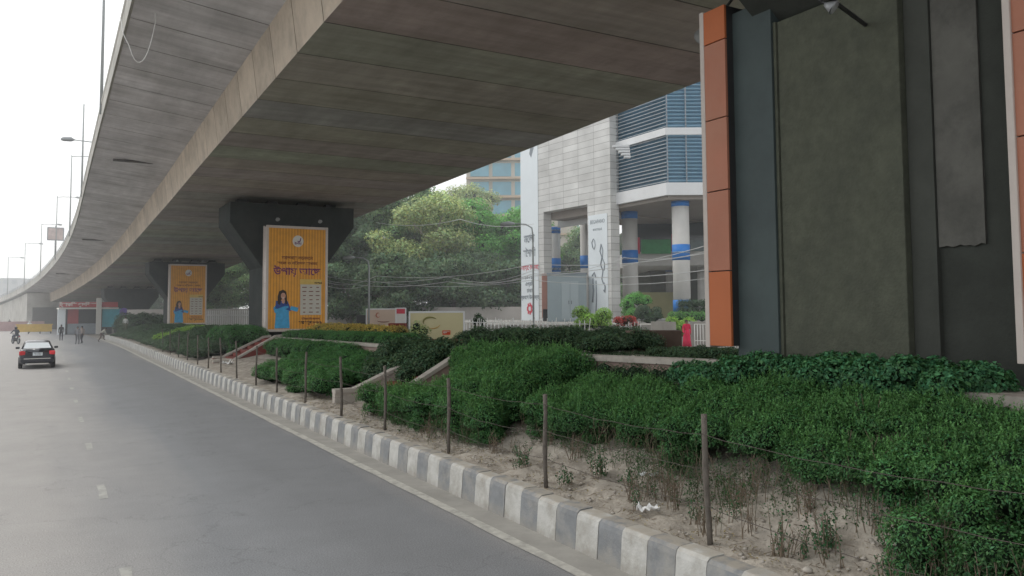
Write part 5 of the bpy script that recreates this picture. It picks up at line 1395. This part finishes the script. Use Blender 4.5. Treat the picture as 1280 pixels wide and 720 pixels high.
tree(425, 96, 15, 5.5, L_treedark, 'dull dark tree nearest the front pier, leftmost beyond the boundary wall', nb=60)
tree(468, 100, 20, 6.0, L_tree, 'tall mid-green tree behind the first lamp post', nb=60)
tree(512, 98, 19.5, 5.5, L_tree, 'mid-green tree left of the pale open tree', nb=60)
tree(545, 92, 16.5, 6.0, L_pale, 'pale yellow-green open tree with whitish bare limbs', bark=M_barkpale, open_=.42, nb=46, trunk=.34, limbs=11, dens=30)
tree(612, 98, 16.3, 7.0, L_bright, 'bright green spreading tree below the office block', nb=64, base=.4)
tree(640, 104, 15.6, 6.5, L_bright, 'bright green tree tucked against the left banner pillar', nb=60, base=.4)
tree(500, 86, 9.5, 5.5, L_treedark, 'low dark tree just behind the boundary wall, under the pale open tree', nb=60, base=.12)
tree(570, 88, 9.0, 6.0, L_treedark, 'low dark spreading tree behind the middle of the boundary wall', nb=64, base=.1)
tree(632, 86, 9.0, 5.0, L_treedark, 'low dark tree behind the right end of the boundary wall', nb=60, base=.1)
tree(437, 90, 8.5, 4.5, L_treedark, 'low bushy tree behind the left end of the boundary wall', nb=56, base=.1)
tree(562, 128, 24, 7.5, L_pale, 'far hazy pale tree reaching up beside the office block', nb=60, base=.45, open_=.15)
tree(712, 118, 15, 7.5, L_tree, 'tree seen through the tiled gateway', nb=60, base=.12)
tree(765, 125, 15, 7.5, L_tree, 'tree behind the right banner pillar, seen past the columns', nb=60, base=.12, open_=.1)
tree(290, 130, 17, 8, L_tree, 'hazy tree between the two billboard piers', nb=56, base=.12)
tree(258, 150, 17, 8, L_treedark, 'hazy dark tree just right of the far billboard pier', nb=50, base=.12)
tree(318, 118, 16, 6, L_tree, 'hazy tree just left of the front billboard pier', nb=50, base=.12)
tree(205, 185, 12, 9, L_treedark, 'distant dark tree under the flyover left of the far pier', nb=40, base=.1)

# ================================================================== street lamps and wires
def street_lamp(loc, rz, h, arm, label, group='street lamps across the road', head=True, r=.07):
    t = thing('street_lamp', label, 'street lamp', loc, rz, group)
    q = MB(); q.tube([(0, 0, 0), (0, 0, .5)], r * 1.5, 10); q.tube([(0, 0, .5), (0, 0, h - .6), (-.05 * arm, 0, h - .2), (-.35 * arm, 0, h), (-arm, 0, h + .05)], [r, r * .8, r * .7, r * .6, r * .55], 8); q.build('pole', M_polesteel, t)
    q = MB(); q.tube([(-arm + .1, 0, h + .04), (-arm - .2, 0, h + .05), (-arm - .55, 0, h + .0), (-arm - .7, 0, h - .02)], [.06, .14, .13, .05], 10); q.build('lamp_head', M_polesteel, t)
    return t
p = at(461, 405, 48); street_lamp((p.x, 48, .0), 0, 6.2, .95, 'grey street lamp post standing between flowers and peach signboard')
p = at(667, 405, 44); street_lamp((p.x, 44, 0), 0, 7.75, 1.1, 'thin street lamp in front of the left banner', r=.055)
def wire(pts, r, label, name='overhead_wire'):
    q = MB()
    P = []
    for a, c in zip(pts, pts[1:]):
        for i in range(9):
            u = i / 8; p = a.lerp(c, u); p.z -= .35 * 4 * u * (1 - u); P.append(p)
    q.tube(P, r, 4, caps=False); o = q.build(name, M_cable); tag(o, label, 'wire', 'overhead wires')
wire([at(405, 350, 50), at(560, 352, 47), at(667, 342, 44), at(905, 334, 40)], .022, 'overhead wire, lowest of the bunch passing both street lamps')
wire([at(405, 345, 50), at(560, 346, 47), at(667, 345, 44), at(905, 300, 40)], .022, 'overhead wire rising to the right across the banded columns')
wire([at(405, 352, 51), at(470, 345, 48), at(667, 330, 44), at(905, 312, 41)], .018, 'overhead wire crossing the left banner at mid height')
wire([at(470, 278, 60), at(575, 274, 58), at(667, 280, 56)], .022, 'single high wire in front of the pale open tree')

wire([at(405, 356, 54), at(470, 352, 50), at(667, 350, 45), at(905, 345, 41)], .016, 'overhead wire sagging just above the boundary wall')
wire([at(560, 352, 50), at(667, 338, 44), at(780, 322, 42), at(905, 306, 40)], .016, 'overhead wire climbing to the right past the left banner')
# lamp poles and banner frame standing on the flyover
for i, s in enumerate((40, 65, 90, 115, 140, 165, 190)):
    z = soffit(s) + 2.9; p = W(s, 1.78, z)
    t = thing('lamp_pole', ['first', 'second', 'third', 'fourth', 'fifth', 'sixth', 'seventh'][i] + ' thin lamp pole from the camera along the left edge of the flyover', 'lamp pole', p, heading(s), 'lamp poles on the flyover edge')
    q = MB(); h = (9.5, 6.2, 7.5, 7.5, 7.5, 7.5, 7.5)[i]
    q.tube([(0, 0, -.6), (0, 0, h)], [.07, .04], 8); q.build('pole', M_polesteel, t)
    ah = h - .05
    if i != 1:
        q = MB(); q.tube([(0, 0, ah - .1), (.6, 0, ah), (2.0, 0, ah + .05)], .035, 6); q.build('arm', M_polesteel, t)
        q = MB(); q.tube([(2.0, 0, ah + .05), (2.2, 0, ah + .05), (2.6, 0, ah), (2.75, 0, ah)], [.05, .13, .12, .05], 8); q.build('lamp_head', M_polesteel, t)
    else:
        q = MB(); q.tube([(.6, 0, 3.45), (-.6, 0, 3.5)], .035, 6); q.build('arm', M_polesteel, t)
        q = MB(); q.tube([(-.55, 0, 3.5), (-.75, 0, 3.52), (-1.25, 0, 3.5), (-1.4, 0, 3.46)], [.06, .17, .16, .06], 10); q.build('lamp_head', M_steel, t)
s = 118; z = soffit(s) + 2.9
t = thing('banner_frame', 'small square advert on a pole above the flyover edge', 'advert', W(s, 1.9, z), heading(s))
q = MB(); q.tube([(0, 0, 0), (0, 0, 4.2)], .08, 8); q.build('pole', M_steel, t)
q = MB(); q.box((0, 0, 3.1), (1.9, .1, 1.7), bev=.03); q.build('frame', M_steel, t)
q = MB(); q.box((0, -.07, 3.1), (1.65, .03, 1.45)); q.build('panel', mat('faded_advert', (.5, .42, .4), .7, .3, 2), t)
# ================================================================== far left: kiosk, barrier, blocks
t = thing('kiosk', 'small booth with red fascia and pale canopy under the flyover', 'kiosk', W(123, 6.2, 0), heading(123))
M_redk = mat('red_fascia', (.42, .045, .05), .6, .15, 1); M_teal = mat('teal_poster', (.06, .38, .48), .6, .15, 1); M_pk = mat('violet_poster', (.16, .1, .45), .6, .3, 1)
def kbx(name, c, s, m, bev=.02, par=None):
    q = MB(); q.box(c, s, bev=bev); return q.build(name, m, par or t)
fas = kbx('fascia', (.2, -.5, 4.0), (7.0, .25, .7), M_redk); kbx('canopy', (.2, 1.0, 3.5), (7.2, 3.4, .2), M_print_w)
text_mesh('ট্রাফিক পুলিশ বক্স', .6, (-.8, -.64, 4.0), UPRIGHT, M_print_w, fas, weight=.02)
kbx('pillar', (-3.0, 0, 1.7), (.9, .5, 3.4), M_bann); kbx('back_wall', (0, 1.6, 1.7), (6.6, .2, 3.4), M_darksteel); kbx('red_poster', (-1.6, .6, 2.4), (1.3, .08, 2.0), M_redk)
kbx('counter', (-.4, .3, .75), (3.6, .8, 1.4), M_greyp)
kbx('mast', (1.35, -.75, 2.45), (.62, .4, 4.9), M_print_w)
kbx('teal_poster', (3.3, -.2, 2.2), (2.9, .1, 2.5), M_teal)
q = MB(); q.tube([(4.5, -.3, 3.0), (4.5, -.36, 3.0)], .55, 24); q.build('round_sign', M_pk, t)
t = thing('road_barrier', 'yellow metal road barrier in front of the kiosk', 'barrier', W(131, .6, 0), heading(131))
M_yel = mat('dusty_yellow', (.60, .40, .08), .7, .15, 1.5)
kbx('panel', (0, 0, .75), (4.3, .12, .95), M_yel); kbx('top_rail', (0, 0, 1.3), (4.5, .16, .12), M_yel)
for x in (-2.0, -.7, .7, 2.0): kbx('leg', (x, 0, .16), (.12, .6, .3), M_darksteel, .01)
t = thing('hoarding', 'low dull pink hoarding left of the yellow barrier', 'hoarding', W(150, -.3, 0), heading(150))
kbx('sheet', (0, 0, .8), (7.5, .1, 1.5), mat('dull_pink_sheet', (.42, .28, .28), .8, .2, 1)); 
for x in (-3, 0, 3): kbx('stay', (x, .15, .8), (.1, .18, 1.6), M_steel, .01)
# hazy buildings past the ramp
M_haze1 = mat('hazy_far_facade', (.40, .42, .43), .95, .06, .1)
M_haze2 = mat('hazy_far_window', (.31, .34, .36), .6, .06, .1)
for (px0, px1, Y, h, lb) in ((-40, 22, 330, 17, 'hazy pale block at the far left edge behind the ramp'), (-10, 44, 380, 13, 'lower hazy block just above the far end of the ramp')):
    a = at(px0, 380, Y); c = at(px1, 380, Y)
    t = thing('far_building', lb, 'building', ((a.x + c.x) / 2, Y, 0), 0, 'hazy buildings past the ramp')
    q = MB(); q.prism([(a.x, Y), (c.x, Y), (c.x, Y + 12), (a.x, Y + 12)], 0, h); q.prism([(a.x + 3, Y + 2), (a.x + 8, Y + 2), (a.x + 8, Y + 7), (a.x + 3, Y + 7)], h + .003, h + 2.5); q.build('wall', M_haze1, t, world=True)
    for f in range(int(h / 3.4)):
        for i in range(6):
            g = MB(); g.box((a.x + (c.x - a.x) * (i + .5) / 6, Y - .05, 1.8 + f * 3.4), ((c.x - a.x) / 11, .2, 1.6)); g.build('window', M_haze2, t, world=True)
for (px, Y, h, R, lb) in ((6, 250, 5, 5, 'far dark bushes below the ramp at the left edge'), (22, 215, 4.5, 4, 'far green bushes left of the abutment wall')):
    tree(px, Y, h, R, L_treedark, lb, nb=26, base=.05, size=.5, dens=14, trunk=.15, group='bushes below the ramp')
tree(30, 178, 3.2, 3.2, L_treedark, 'green shrubs at the base of the abutment wall', nb=26, base=.05, size=.3, dens=22, trunk=.1, group='bushes below the ramp')

# ================================================================== people
def skin_body(name, J, E, mats, cls, parent, sub=2):
    """J: joints name->(pos, r); E edges; cls(edge)->material slot; one continuous surface"""
    names = list(J); idx = {n: i for i, n in enumerate(names)}
    me = bpy.data.meshes.new('tmp'); me.from_pydata([J[n][0] for n in names], [(idx[a], idx[b]) for a, b in E], [])
    o = bpy.data.objects.new('tmp', me); COL.objects.link(o)
    md = o.modifiers.new('s', 'SKIN'); md.use_smooth_shade = True
    for i, n in enumerate(names):
        r = J[n][1]; r = r if hasattr(r, '__len__') else (r, r)
        me.skin_vertices[0].data[i].radius = r; me.skin_vertices[0].data[i].use_root = (n == 'pelvis')
    s = o.modifiers.new('u', 'SUBSURF'); s.levels = sub; s.render_levels = sub
    dg = bpy.context.evaluated_depsgraph_get(); dg.update()
    nm = bpy.data.meshes.new_from_object(o.evaluated_get(dg)); bpy.data.objects.remove(o)
    nm.name = name; nm.materials.clear()
    for m in mats: nm.materials.append(m)
    seg = [(Vector(J[a][0]), Vector(J[b][0]), cls(a, b)) for a, b in E]
    for p in nm.polygons:
        c = p.center; best = None
        for a, b, k in seg:
            ab = b - a; u = max(0, min(1, (c - a).dot(ab) / max(ab.length_squared, 1e-9))); dd = (c - (a + ab * u)).length
            if best is None or dd < best[0]: best = (dd, k)
        p.material_index = best[1]; p.use_smooth = True
    ob = bpy.data.objects.new(name, nm); COL.objects.link(ob); ob.parent = parent
    return ob
M_skin = mat('brown_skin', (.20, .11, .07), .6, .1, 10); M_hair = mat('black_hair', (.012, .011, .011), .5, .1, 10)
def cloth(n, c): return mat(n, c, .9, .15, 6)
def person(loc, rz, label, shirt, trouser, pose='walk', hair=True, helmet=None, skirt=False, k=1.0, phase=1, cap=None, group=None):
    t = thing('person', label, 'person', loc, rz, group)
    f = phase
    if pose == 'walk':
        J = {'pelvis': ((0, 0, .93), (.14, .11)), 'waist': ((0, 0, 1.08), (.13, .10)), 'chest': ((0, .02, 1.3), (.165, .115)), 'neck': ((0, .02, 1.44), (.055, .055)), 'head': ((0, .04, 1.535), (.078, .085)), 'crown': ((0, .03, 1.63), (.07, .08)),
             'shl': ((-.17, .01, 1.38), .06), 'ell': ((-.23, -.08 * f, 1.12), .045), 'wrl': ((-.22, .02 * f, .9), .032), 'hal': ((-.22, .04 * f, .81), .035),
             'shr': ((.17, .01, 1.38), .06), 'elr': ((.23, .06 * f, 1.12), .045), 'wrr': ((.22, .2 * f, .93), .032), 'har': ((.21, .25 * f, .86), .035),
             'hil': ((-.09, 0, .88), .09), 'knl': ((-.1, .14 * f, .49), .065), 'anl': ((-.1, .18 * f, .09), .042), 'tol': ((-.1, .34 * f if f > 0 else -.05, .035), .04),
             'hir': ((.09, 0, .88), .09), 'knr': ((.1, .02 * f, .48), .065), 'anr': ((.1, -.24 * f, .13), .042), 'tor': ((.1, -.12 * f, .035), .04)}
        if f < 0: J['tol'] = ((-.1, J['anl'][0][1] + .14, .035), .04); J['tor'] = ((.1, J['anr'][0][1] + .14, .035), .04)
    elif pose == 'lean':     # stepping over the kerb, bent forward
        J = {'pelvis': ((0, 0, .86), (.14, .11)), 'waist': ((0, .12, .98), (.13, .10)), 'chest': ((0, .27, 1.12), (.165, .115)), 'neck': ((0, .38, 1.2), (.055, .055)), 'head': ((0, .46, 1.27), (.078, .085)), 'crown': ((0, .5, 1.35), (.07, .08)),
             'shl': ((-.17, .31, 1.17), .06), 'ell': ((-.24, .34, .92), .045), 'wrl': ((-.18, .5, .76), .032), 'hal': ((-.16, .56, .7), .035),
             'shr': ((.17, .31, 1.17), .06), 'elr': ((.24, .36, .92), .045), 'wrr': ((.18, .52, .78), .032), 'har': ((.16, .58, .72), .035),
             'hil': ((-.09, 0, .82), .09), 'knl': ((-.1, .28, .62), .065), 'anl': ((-.1, .3, .46 - .2), .042), 'tol': ((-.1, .44, .2), .04),
             'hir': ((.09, 0, .82), .09), 'knr': ((.1, -.02, .45), .065), 'anr': ((.1, -.26, .11), .042), 'tor': ((.1, -.12, .035), .04)}
    elif pose == 'ride':
        J = {'pelvis': ((0, -.22, .86), (.15, .12)), 'waist': ((0, -.18, 1.02), (.14, .11)), 'chest': ((0, -.06, 1.25), (.18, .12)), 'neck': ((0, 0, 1.4), (.055, .055)), 'head': ((0, .04, 1.49), (.08, .085)), 'crown': ((0, .04, 1.58), (.07, .08)),
             'shl': ((-.19, -.03, 1.34), .065), 'ell': ((-.33, .1, 1.13), .05), 'wrl': ((-.32, .38, 1.04), .036), 'hal': ((-.3, .46, 1.03), .038),
             'shr': ((.19, -.03, 1.34), .065), 'elr': ((.33, .1, 1.13), .05), 'wrr': ((.32, .38, 1.04), .036), 'har': ((.3, .46, 1.03), .038),
             'hil': ((-.11, -.2, .82), .095), 'knl': ((-.24, .2, .72), .07), 'anl': ((-.2, .02, .36), .045), 'tol': ((-.21, .17, .3), .042),
             'hir': ((.11, -.2, .82), .095), 'knr': ((.24, .2, .72), .07), 'anr': ((.2, .02, .36), .045), 'tor': ((.21, .17, .3), .042)}
    E = [('pelvis', 'waist'), ('waist', 'chest'), ('chest', 'neck'), ('neck', 'head'), ('head', 'crown')]
    for s in 'lr': E += [('chest', 'sh' + s), ('sh' + s, 'el' + s), ('el' + s, 'wr' + s), ('wr' + s, 'ha' + s), ('pelvis', 'hi' + s), ('hi' + s, 'kn' + s), ('kn' + s, 'an' + s), ('an' + s, 'to' + s)]
    def cls(a, b):
        n = {a, b}
        if n & {'crown', 'head'} or (n & {'hal', 'har'}): return 0
        if b[:2] in ('kn', 'an', 'to') or b[:2] == 'hi': return 3 if b[:2] == 'to' else 2
        return 1
    J = {n: (tuple(c * k for c in p), tuple(x * k for x in r) if hasattr(r, '__len__') else r * k) for n, (p, r) in J.items()}
    skin_body('body', J, E, [M_skin, shirt, trouser, M_black], cls, t)
    h = Vector(J['head'][0]); c = Vector(J['crown'][0]); up = (c - h).normalized(); fw = Vector((0, 1, 0))
    g = MB(); g.ball(h + fw * .085 * k - up * .0, (.012, .02, .018)); g.build('nose', M_skin, t)
    if helmet:
        g = MB(); g.ball(h + up * .05 * k - fw * .01, (.135 * k, .155 * k, .14 * k), sub=3); g.build('helmet', helmet, t)
    else:
        g = MB(); g.ball(h + up * .06 * k - fw * .022 * k, (.088 * k, .098 * k, .092 * k), sub=3); g.build('hair', cap or M_hair, t)
    if skirt:
        g = MB(); p = Vector(J['pelvis'][0])
        g.tube([(0, 0, 1.1 * k), (0, 0, .9 * k), (0, .02, .5 * k), (0, .02, .18 * k)], [.15 * k, .19 * k, .22 * k, .27 * k], 14); g.build('dress', shirt, t)
    return t
def gd(px, Y, z=0): p = at(px, 400, Y); return Vector((p.x, Y, z))
H = math.radians
person(gd(77, 85), H(30), 'person in dark clothes walking alone in the road left of the pair', cloth('black_cloth', (.035, .035, .04)), cloth('black_trouser', (.03, .03, .035)), k=1.02)
person(gd(97.5, 76), H(200), 'person in grey shirt, left one of the pair walking toward the camera', cloth('grey_shirt', (.20, .20, .21)), cloth('grey_trouser', (.12, .12, .13)), phase=-1)
person(gd(103, 77.5), H(170), 'person in brownish shirt, right one of the pair walking toward the camera', cloth('dun_shirt', (.26, .22, .2)), cloth('dark_trouser', (.06, .06, .07)))
person(gd(126.5, 80, .05), H(-50), 'person in pale shirt bent forward, stepping up on the kerb end', cloth('pale_shirt', (.42, .41, .36)), cloth('brown_trouser', (.11, .07, .06)), 'lean')
person(gd(157, 83, .95), H(200), 'person in white shirt standing in the far hedge', cloth('white_shirt', (.62, .62, .6)), cloth('olive_trouser', (.13, .14, .09)), 'walk', k=.95)
person(gd(12, 150), H(180), 'distant dark figure walking at the left edge of the road', cloth('black_cloth', (.03, .03, .035)), cloth('black_trouser', (.03, .03, .035)))
person(gd(48, 155), H(150), 'distant figure in grey standing by the pink hoarding', cloth('grey_shirt', (.2, .2, .21)), cloth('dark_trouser', (.06, .06, .07)))
person(gd(858, 45.5, .75), H(180), 'person in bright red dress with white scarf in front of the far hedges', cloth('red_cloth', (.55, .02, .07)), cloth('red_cloth', (.55, .02, .07)), skirt=True, cap=cloth('dark_scarf', (.05, .04, .04)))

# ================================================================== motorcycles
def motorcycle(loc, rz, label, tank, group='motorcycles'):
    t = thing('motorcycle', label, 'motorcycle', loc, rz, group)
    for y in (-.64, .66):
        q = MB(); pts = [(0, y + .26 * math.cos(a), .31 + .26 * math.sin(a)) for a in [2 * PI * i / 20 for i in range(21)]]
        q.tube(pts, .055, 8, caps=False); w = q.build('wheel', M_black, t)
        g = MB(); g.tube([(-.02, y, .31), (.02, y, .31)], .2, 16); g.build('rim', M_steel, w)
    q = MB(); q.tube([(0, -.55, .5), (0, -.2, .45), (0, .25, .45), (0, .42, .85)], [.05, .09, .09, .04], 8); q.box((0, .05, .42), (.28, .42, .34), bev=.05); q.build('engine_frame', M_darksteel, t)
    q = MB(); q.ball((0, .17, .82), (.15, .27, .13), sub=3); q.build('tank', tank, t)
    q = MB(); q.box((0, -.3, .8), (.26, .72, .1), bev=.04); q.build('seat', M_black, t)
    q = MB(); q.box((0, -.68, .72), (.2, .22, .14), bev=.04); q.build('tail', tank, t)
    q = MB(); q.box((0, -.8, .72), (.14, .03, .07), bev=.01); q.build('tail_light', mat('tail_red', (.45, .02, .02), .3), t)
    q = MB(); q.box((0, -.82, .55), (.18, .02, .13), bev=.003); q.build('number_plate', M_print_w, t)
    for x in (-.09, .09):
        q = MB(); q.tube([(x, .66, .31), (x, .5, .9)], .025, 6); q.build('fork', M_steel, t)
    q = MB(); q.tube([(-.36, .42, 1.02), (-.12, .47, 1.0), (.12, .47, 1.0), (.36, .42, 1.02)], .016, 6); q.build('handlebar', M_darksteel, t)
    q = MB(); q.ball((0, .6, .88), (.09, .07, .09), sub=2); q.build('headlight', M_steel, t)
    q = MB(); q.tube([(.14, -.1, .3), (.16, -.7, .38)], .04, 8); q.build('exhaust', M_steel, t)
    return t
l1 = gd(20.5, 77.5)
motorcycle(l1, H(52), 'dark motorcycle riding ahead of the black sedan', mat('dark_blue_paint', (.03, .035, .06), .3))
person(l1 + Vector((0, 0, 0)), H(52), 'rider in a dark jacket and helmet on the nearer motorcycle', cloth('dark_jacket', (.04, .045, .055)), cloth('dark_jeans', (.05, .055, .08)), 'ride', helmet=mat('black_helmet', (.02, .02, .022), .25), k=1.0)
l2 = gd(37, 118)
motorcycle(l2, H(28), 'small distant motorcycle carrying a rider in white', mat('red_paint', (.25, .03, .03), .3))
person(l2, H(28), 'rider in a white shirt and pale helmet on the distant motorcycle', cloth('white_shirt', (.62, .62, .6)), cloth('dark_jeans', (.05, .055, .08)), 'ride', helmet=mat('pale_helmet', (.5, .48, .48), .25), k=1.05)
for i, (px, Y) in enumerate(((104, 112), (111, 111), (117, 110))):
    motorcycle(gd(px, Y), H(60 + 20 * i), ['parked motorcycle leftmost of the three before the kiosk', 'middle one of the three motorcycles parked before the kiosk', 'parked motorcycle rightmost of the three before the kiosk'][i], M_darksteel)

# ================================================================== sedan
def sedan(loc, rz, label):
    t = thing('car', label, 'car', loc, rz)
    paint = mat('black_car_paint', (.012, .014, .022), .18, .05, 2, spec=.6)
    Wd = .86
    # side outline stations: y from rear (-) to front (+): (y, z_low, z_belt, half width, z_roof, roof half width)
    st = [(-2.22, .42, .86, .70, .86, .60), (-2.15, .30, 1.00, .79, 1.00, .66), (-1.95, .24, 1.06, .84, 1.06, .70), (-1.62, .22, 1.07, .86, 1.08, .72), (-1.05, .22, 1.03, .87, 1.38, .58), (-.75, .22, 1.01, .87, 1.455, .57),
          (-.1, .22, .99, .87, 1.49, .57), (.45, .22, .98, .87, 1.44, .57), (1.05, .22, .96, .86, 1.05, .66), (1.35, .24, .93, .85, .93, .68), (1.85, .28, .84, .80, .84, .64), (2.15, .36, .72, .70, .72, .55), (2.24, .45, .62, .6, .62, .5)]
    rings = []
    for (y, zl, zb, hw, zr, rw) in st:
        zm = zl + (zb - zl) * .55
        half = [(0, zl), (hw * .8, zl), (hw * .97, zl + .1), (hw, zm), (hw * .96, zb - .04), (hw * .90, zb), (rw + (hw * .88 - rw) * .15 if zr > zb + .1 else hw * .6, zr - .05 if zr > zb + .1 else zb + .012), (rw * .8, zr + (.0 if zr > zb + .1 else .02)), (0, zr + .02)]
        rings.append([Vector((-x, y, z)) for x, z in half[::-1]] + [Vector((x, y, z)) for x, z in half[1:]])
    q = MB(); n = len(rings[0])
    # ring runs crown->left->bottom->right ; close it
    vs = [v for r in rings for v in r]; fs = []
    mi = []
    for i in range(len(rings) - 1):
        for j in range(n - 1):
            fs.append((i * n + j, i * n + j + 1, (i + 1) * n + j + 1, (i + 1) * n + j))
    q.add(vs, fs, 0, smooth=True); q.add(rings[0], [tuple(range(n))]); q.add(rings[-1], [tuple(range(n))[::-1]])
    q.build('body', paint, t)
    gl = mat('painted_sky_reflection', (.52, .56, .58), .12, .05, 1, spec=.8); dg_ = mat('car_glass', (.02, .025, .03), .08, .05, 1, spec=.8)
    g = MB(); g.add([(-.66, -1.665, 1.10), (.66, -1.665, 1.10), (.53, -1.10, 1.385), (-.53, -1.10, 1.385)], [(0, 1, 2, 3)]); g.build('rear_window', gl, t)
    g = MB(); g.add([(-.56, -.78, 1.487), (.56, -.78, 1.487), (.54, .40, 1.475), (-.54, .40, 1.475)], [(0, 1, 2, 3)]);  
    for sx in (-1, 1):
        g = MB(); g.add([(sx * .80, -1.2, 1.07), (sx * .80, .85, 1.03), (sx * .615, .40, 1.40), (sx * .615, -.80, 1.42)], [(0, 1, 2, 3) if sx > 0 else (3, 2, 1, 0)]); g.build('side_window', dg_, t)
        g = MB(); g.box((sx * .70, -2.10, .86), (.30, .26, .22), bev=.05); g.build('tail_light', mat('lamp_red', (.50, .015, .02), .25) if sx < 0 else mat('lamp_red_bright', (.75, .04, .05), .2), t)
        g = MB(); g.box((sx * .95, .62, 1.05), (.2, .12, .13), bev=.04); m_ = g.build('mirror', paint, t)
        for y in (-1.38, 1.38):
            g = MB(); g.tube([(sx * .68, y, .32), (sx * .70, y, .32), (sx * .86, y, .32), (sx * .88, y, .32)], [.29, .32, .32, .29], 22); w = g.build('wheel', M_black, t)
            g = MB(); g.tube([(sx * .875, y, .32), (sx * .885, y, .32)], [.2, .18], 16); g.build('rim', M_steel, w)
    g = MB(); g.box((0, -2.24, .46), (1.56, .14, .2), bev=.05); g.build('rear_bumper', paint, t)
    g = MB(); g.box((0, -2.325, .56), (1.25, .02, .035), bev=.006); g.build('chrome_strip', M_print_w, t)
    g = MB(); g.box((.02, -2.25, .80), (.46, .03, .17), bev=.006); p_ = g.build('number_plate', M_bann, t)
    text_mesh('ঢাকা মেট্রো', .07, (.02, -2.268, .84), UPRIGHT, M_darksteel, p_, weight=.001); text_mesh('১৭-৫২৬৪', .075, (.02, -2.268, .76), UPRIGHT, M_darksteel, p_, weight=.001)
    g = MB(); g.box((0, -2.2, .28), (1.1, .1, .06), bev=.02); g.build('rear_skirt', M_print_w, t)
    g = MB(); g.tube([(-.5, -2.25, .3), (-.5, -2.1, .3)], .04, 8); g.build('exhaust', M_steel, t)
    return t
sedan(gd(47.5, 45.6), H(31), 'black sedan with bright rear window driving away on the left')
# ================================================================== haze: dusty air between the near pier and the distance
def haze(name, y0, y1, dens):
    hz = MB(); hz.box((-100, (y0 + y1) / 2, 35), (600, y1 - y0, 90)); o = hz.build(name, [])
    m = bpy.data.materials.new('dusty_air'); m.use_nodes = True; nt = m.node_tree; nt.nodes.remove(nt.nodes['Principled BSDF'])
    vs = nt.nodes.new('ShaderNodeVolumeScatter'); vs.inputs['Density'].default_value = dens; vs.inputs['Color'].default_value = (.93, .96, 1, 1); vs.inputs['Anisotropy'].default_value = .2
    nt.links.new(vs.outputs[0], nt.nodes['Material Output'].inputs['Volume'])
    o.data.materials.append(m); tag(o, 'thin dusty haze hanging over the far part of the street', 'haze', kind='stuff')
haze('haze', 26, 420, 0.0018)
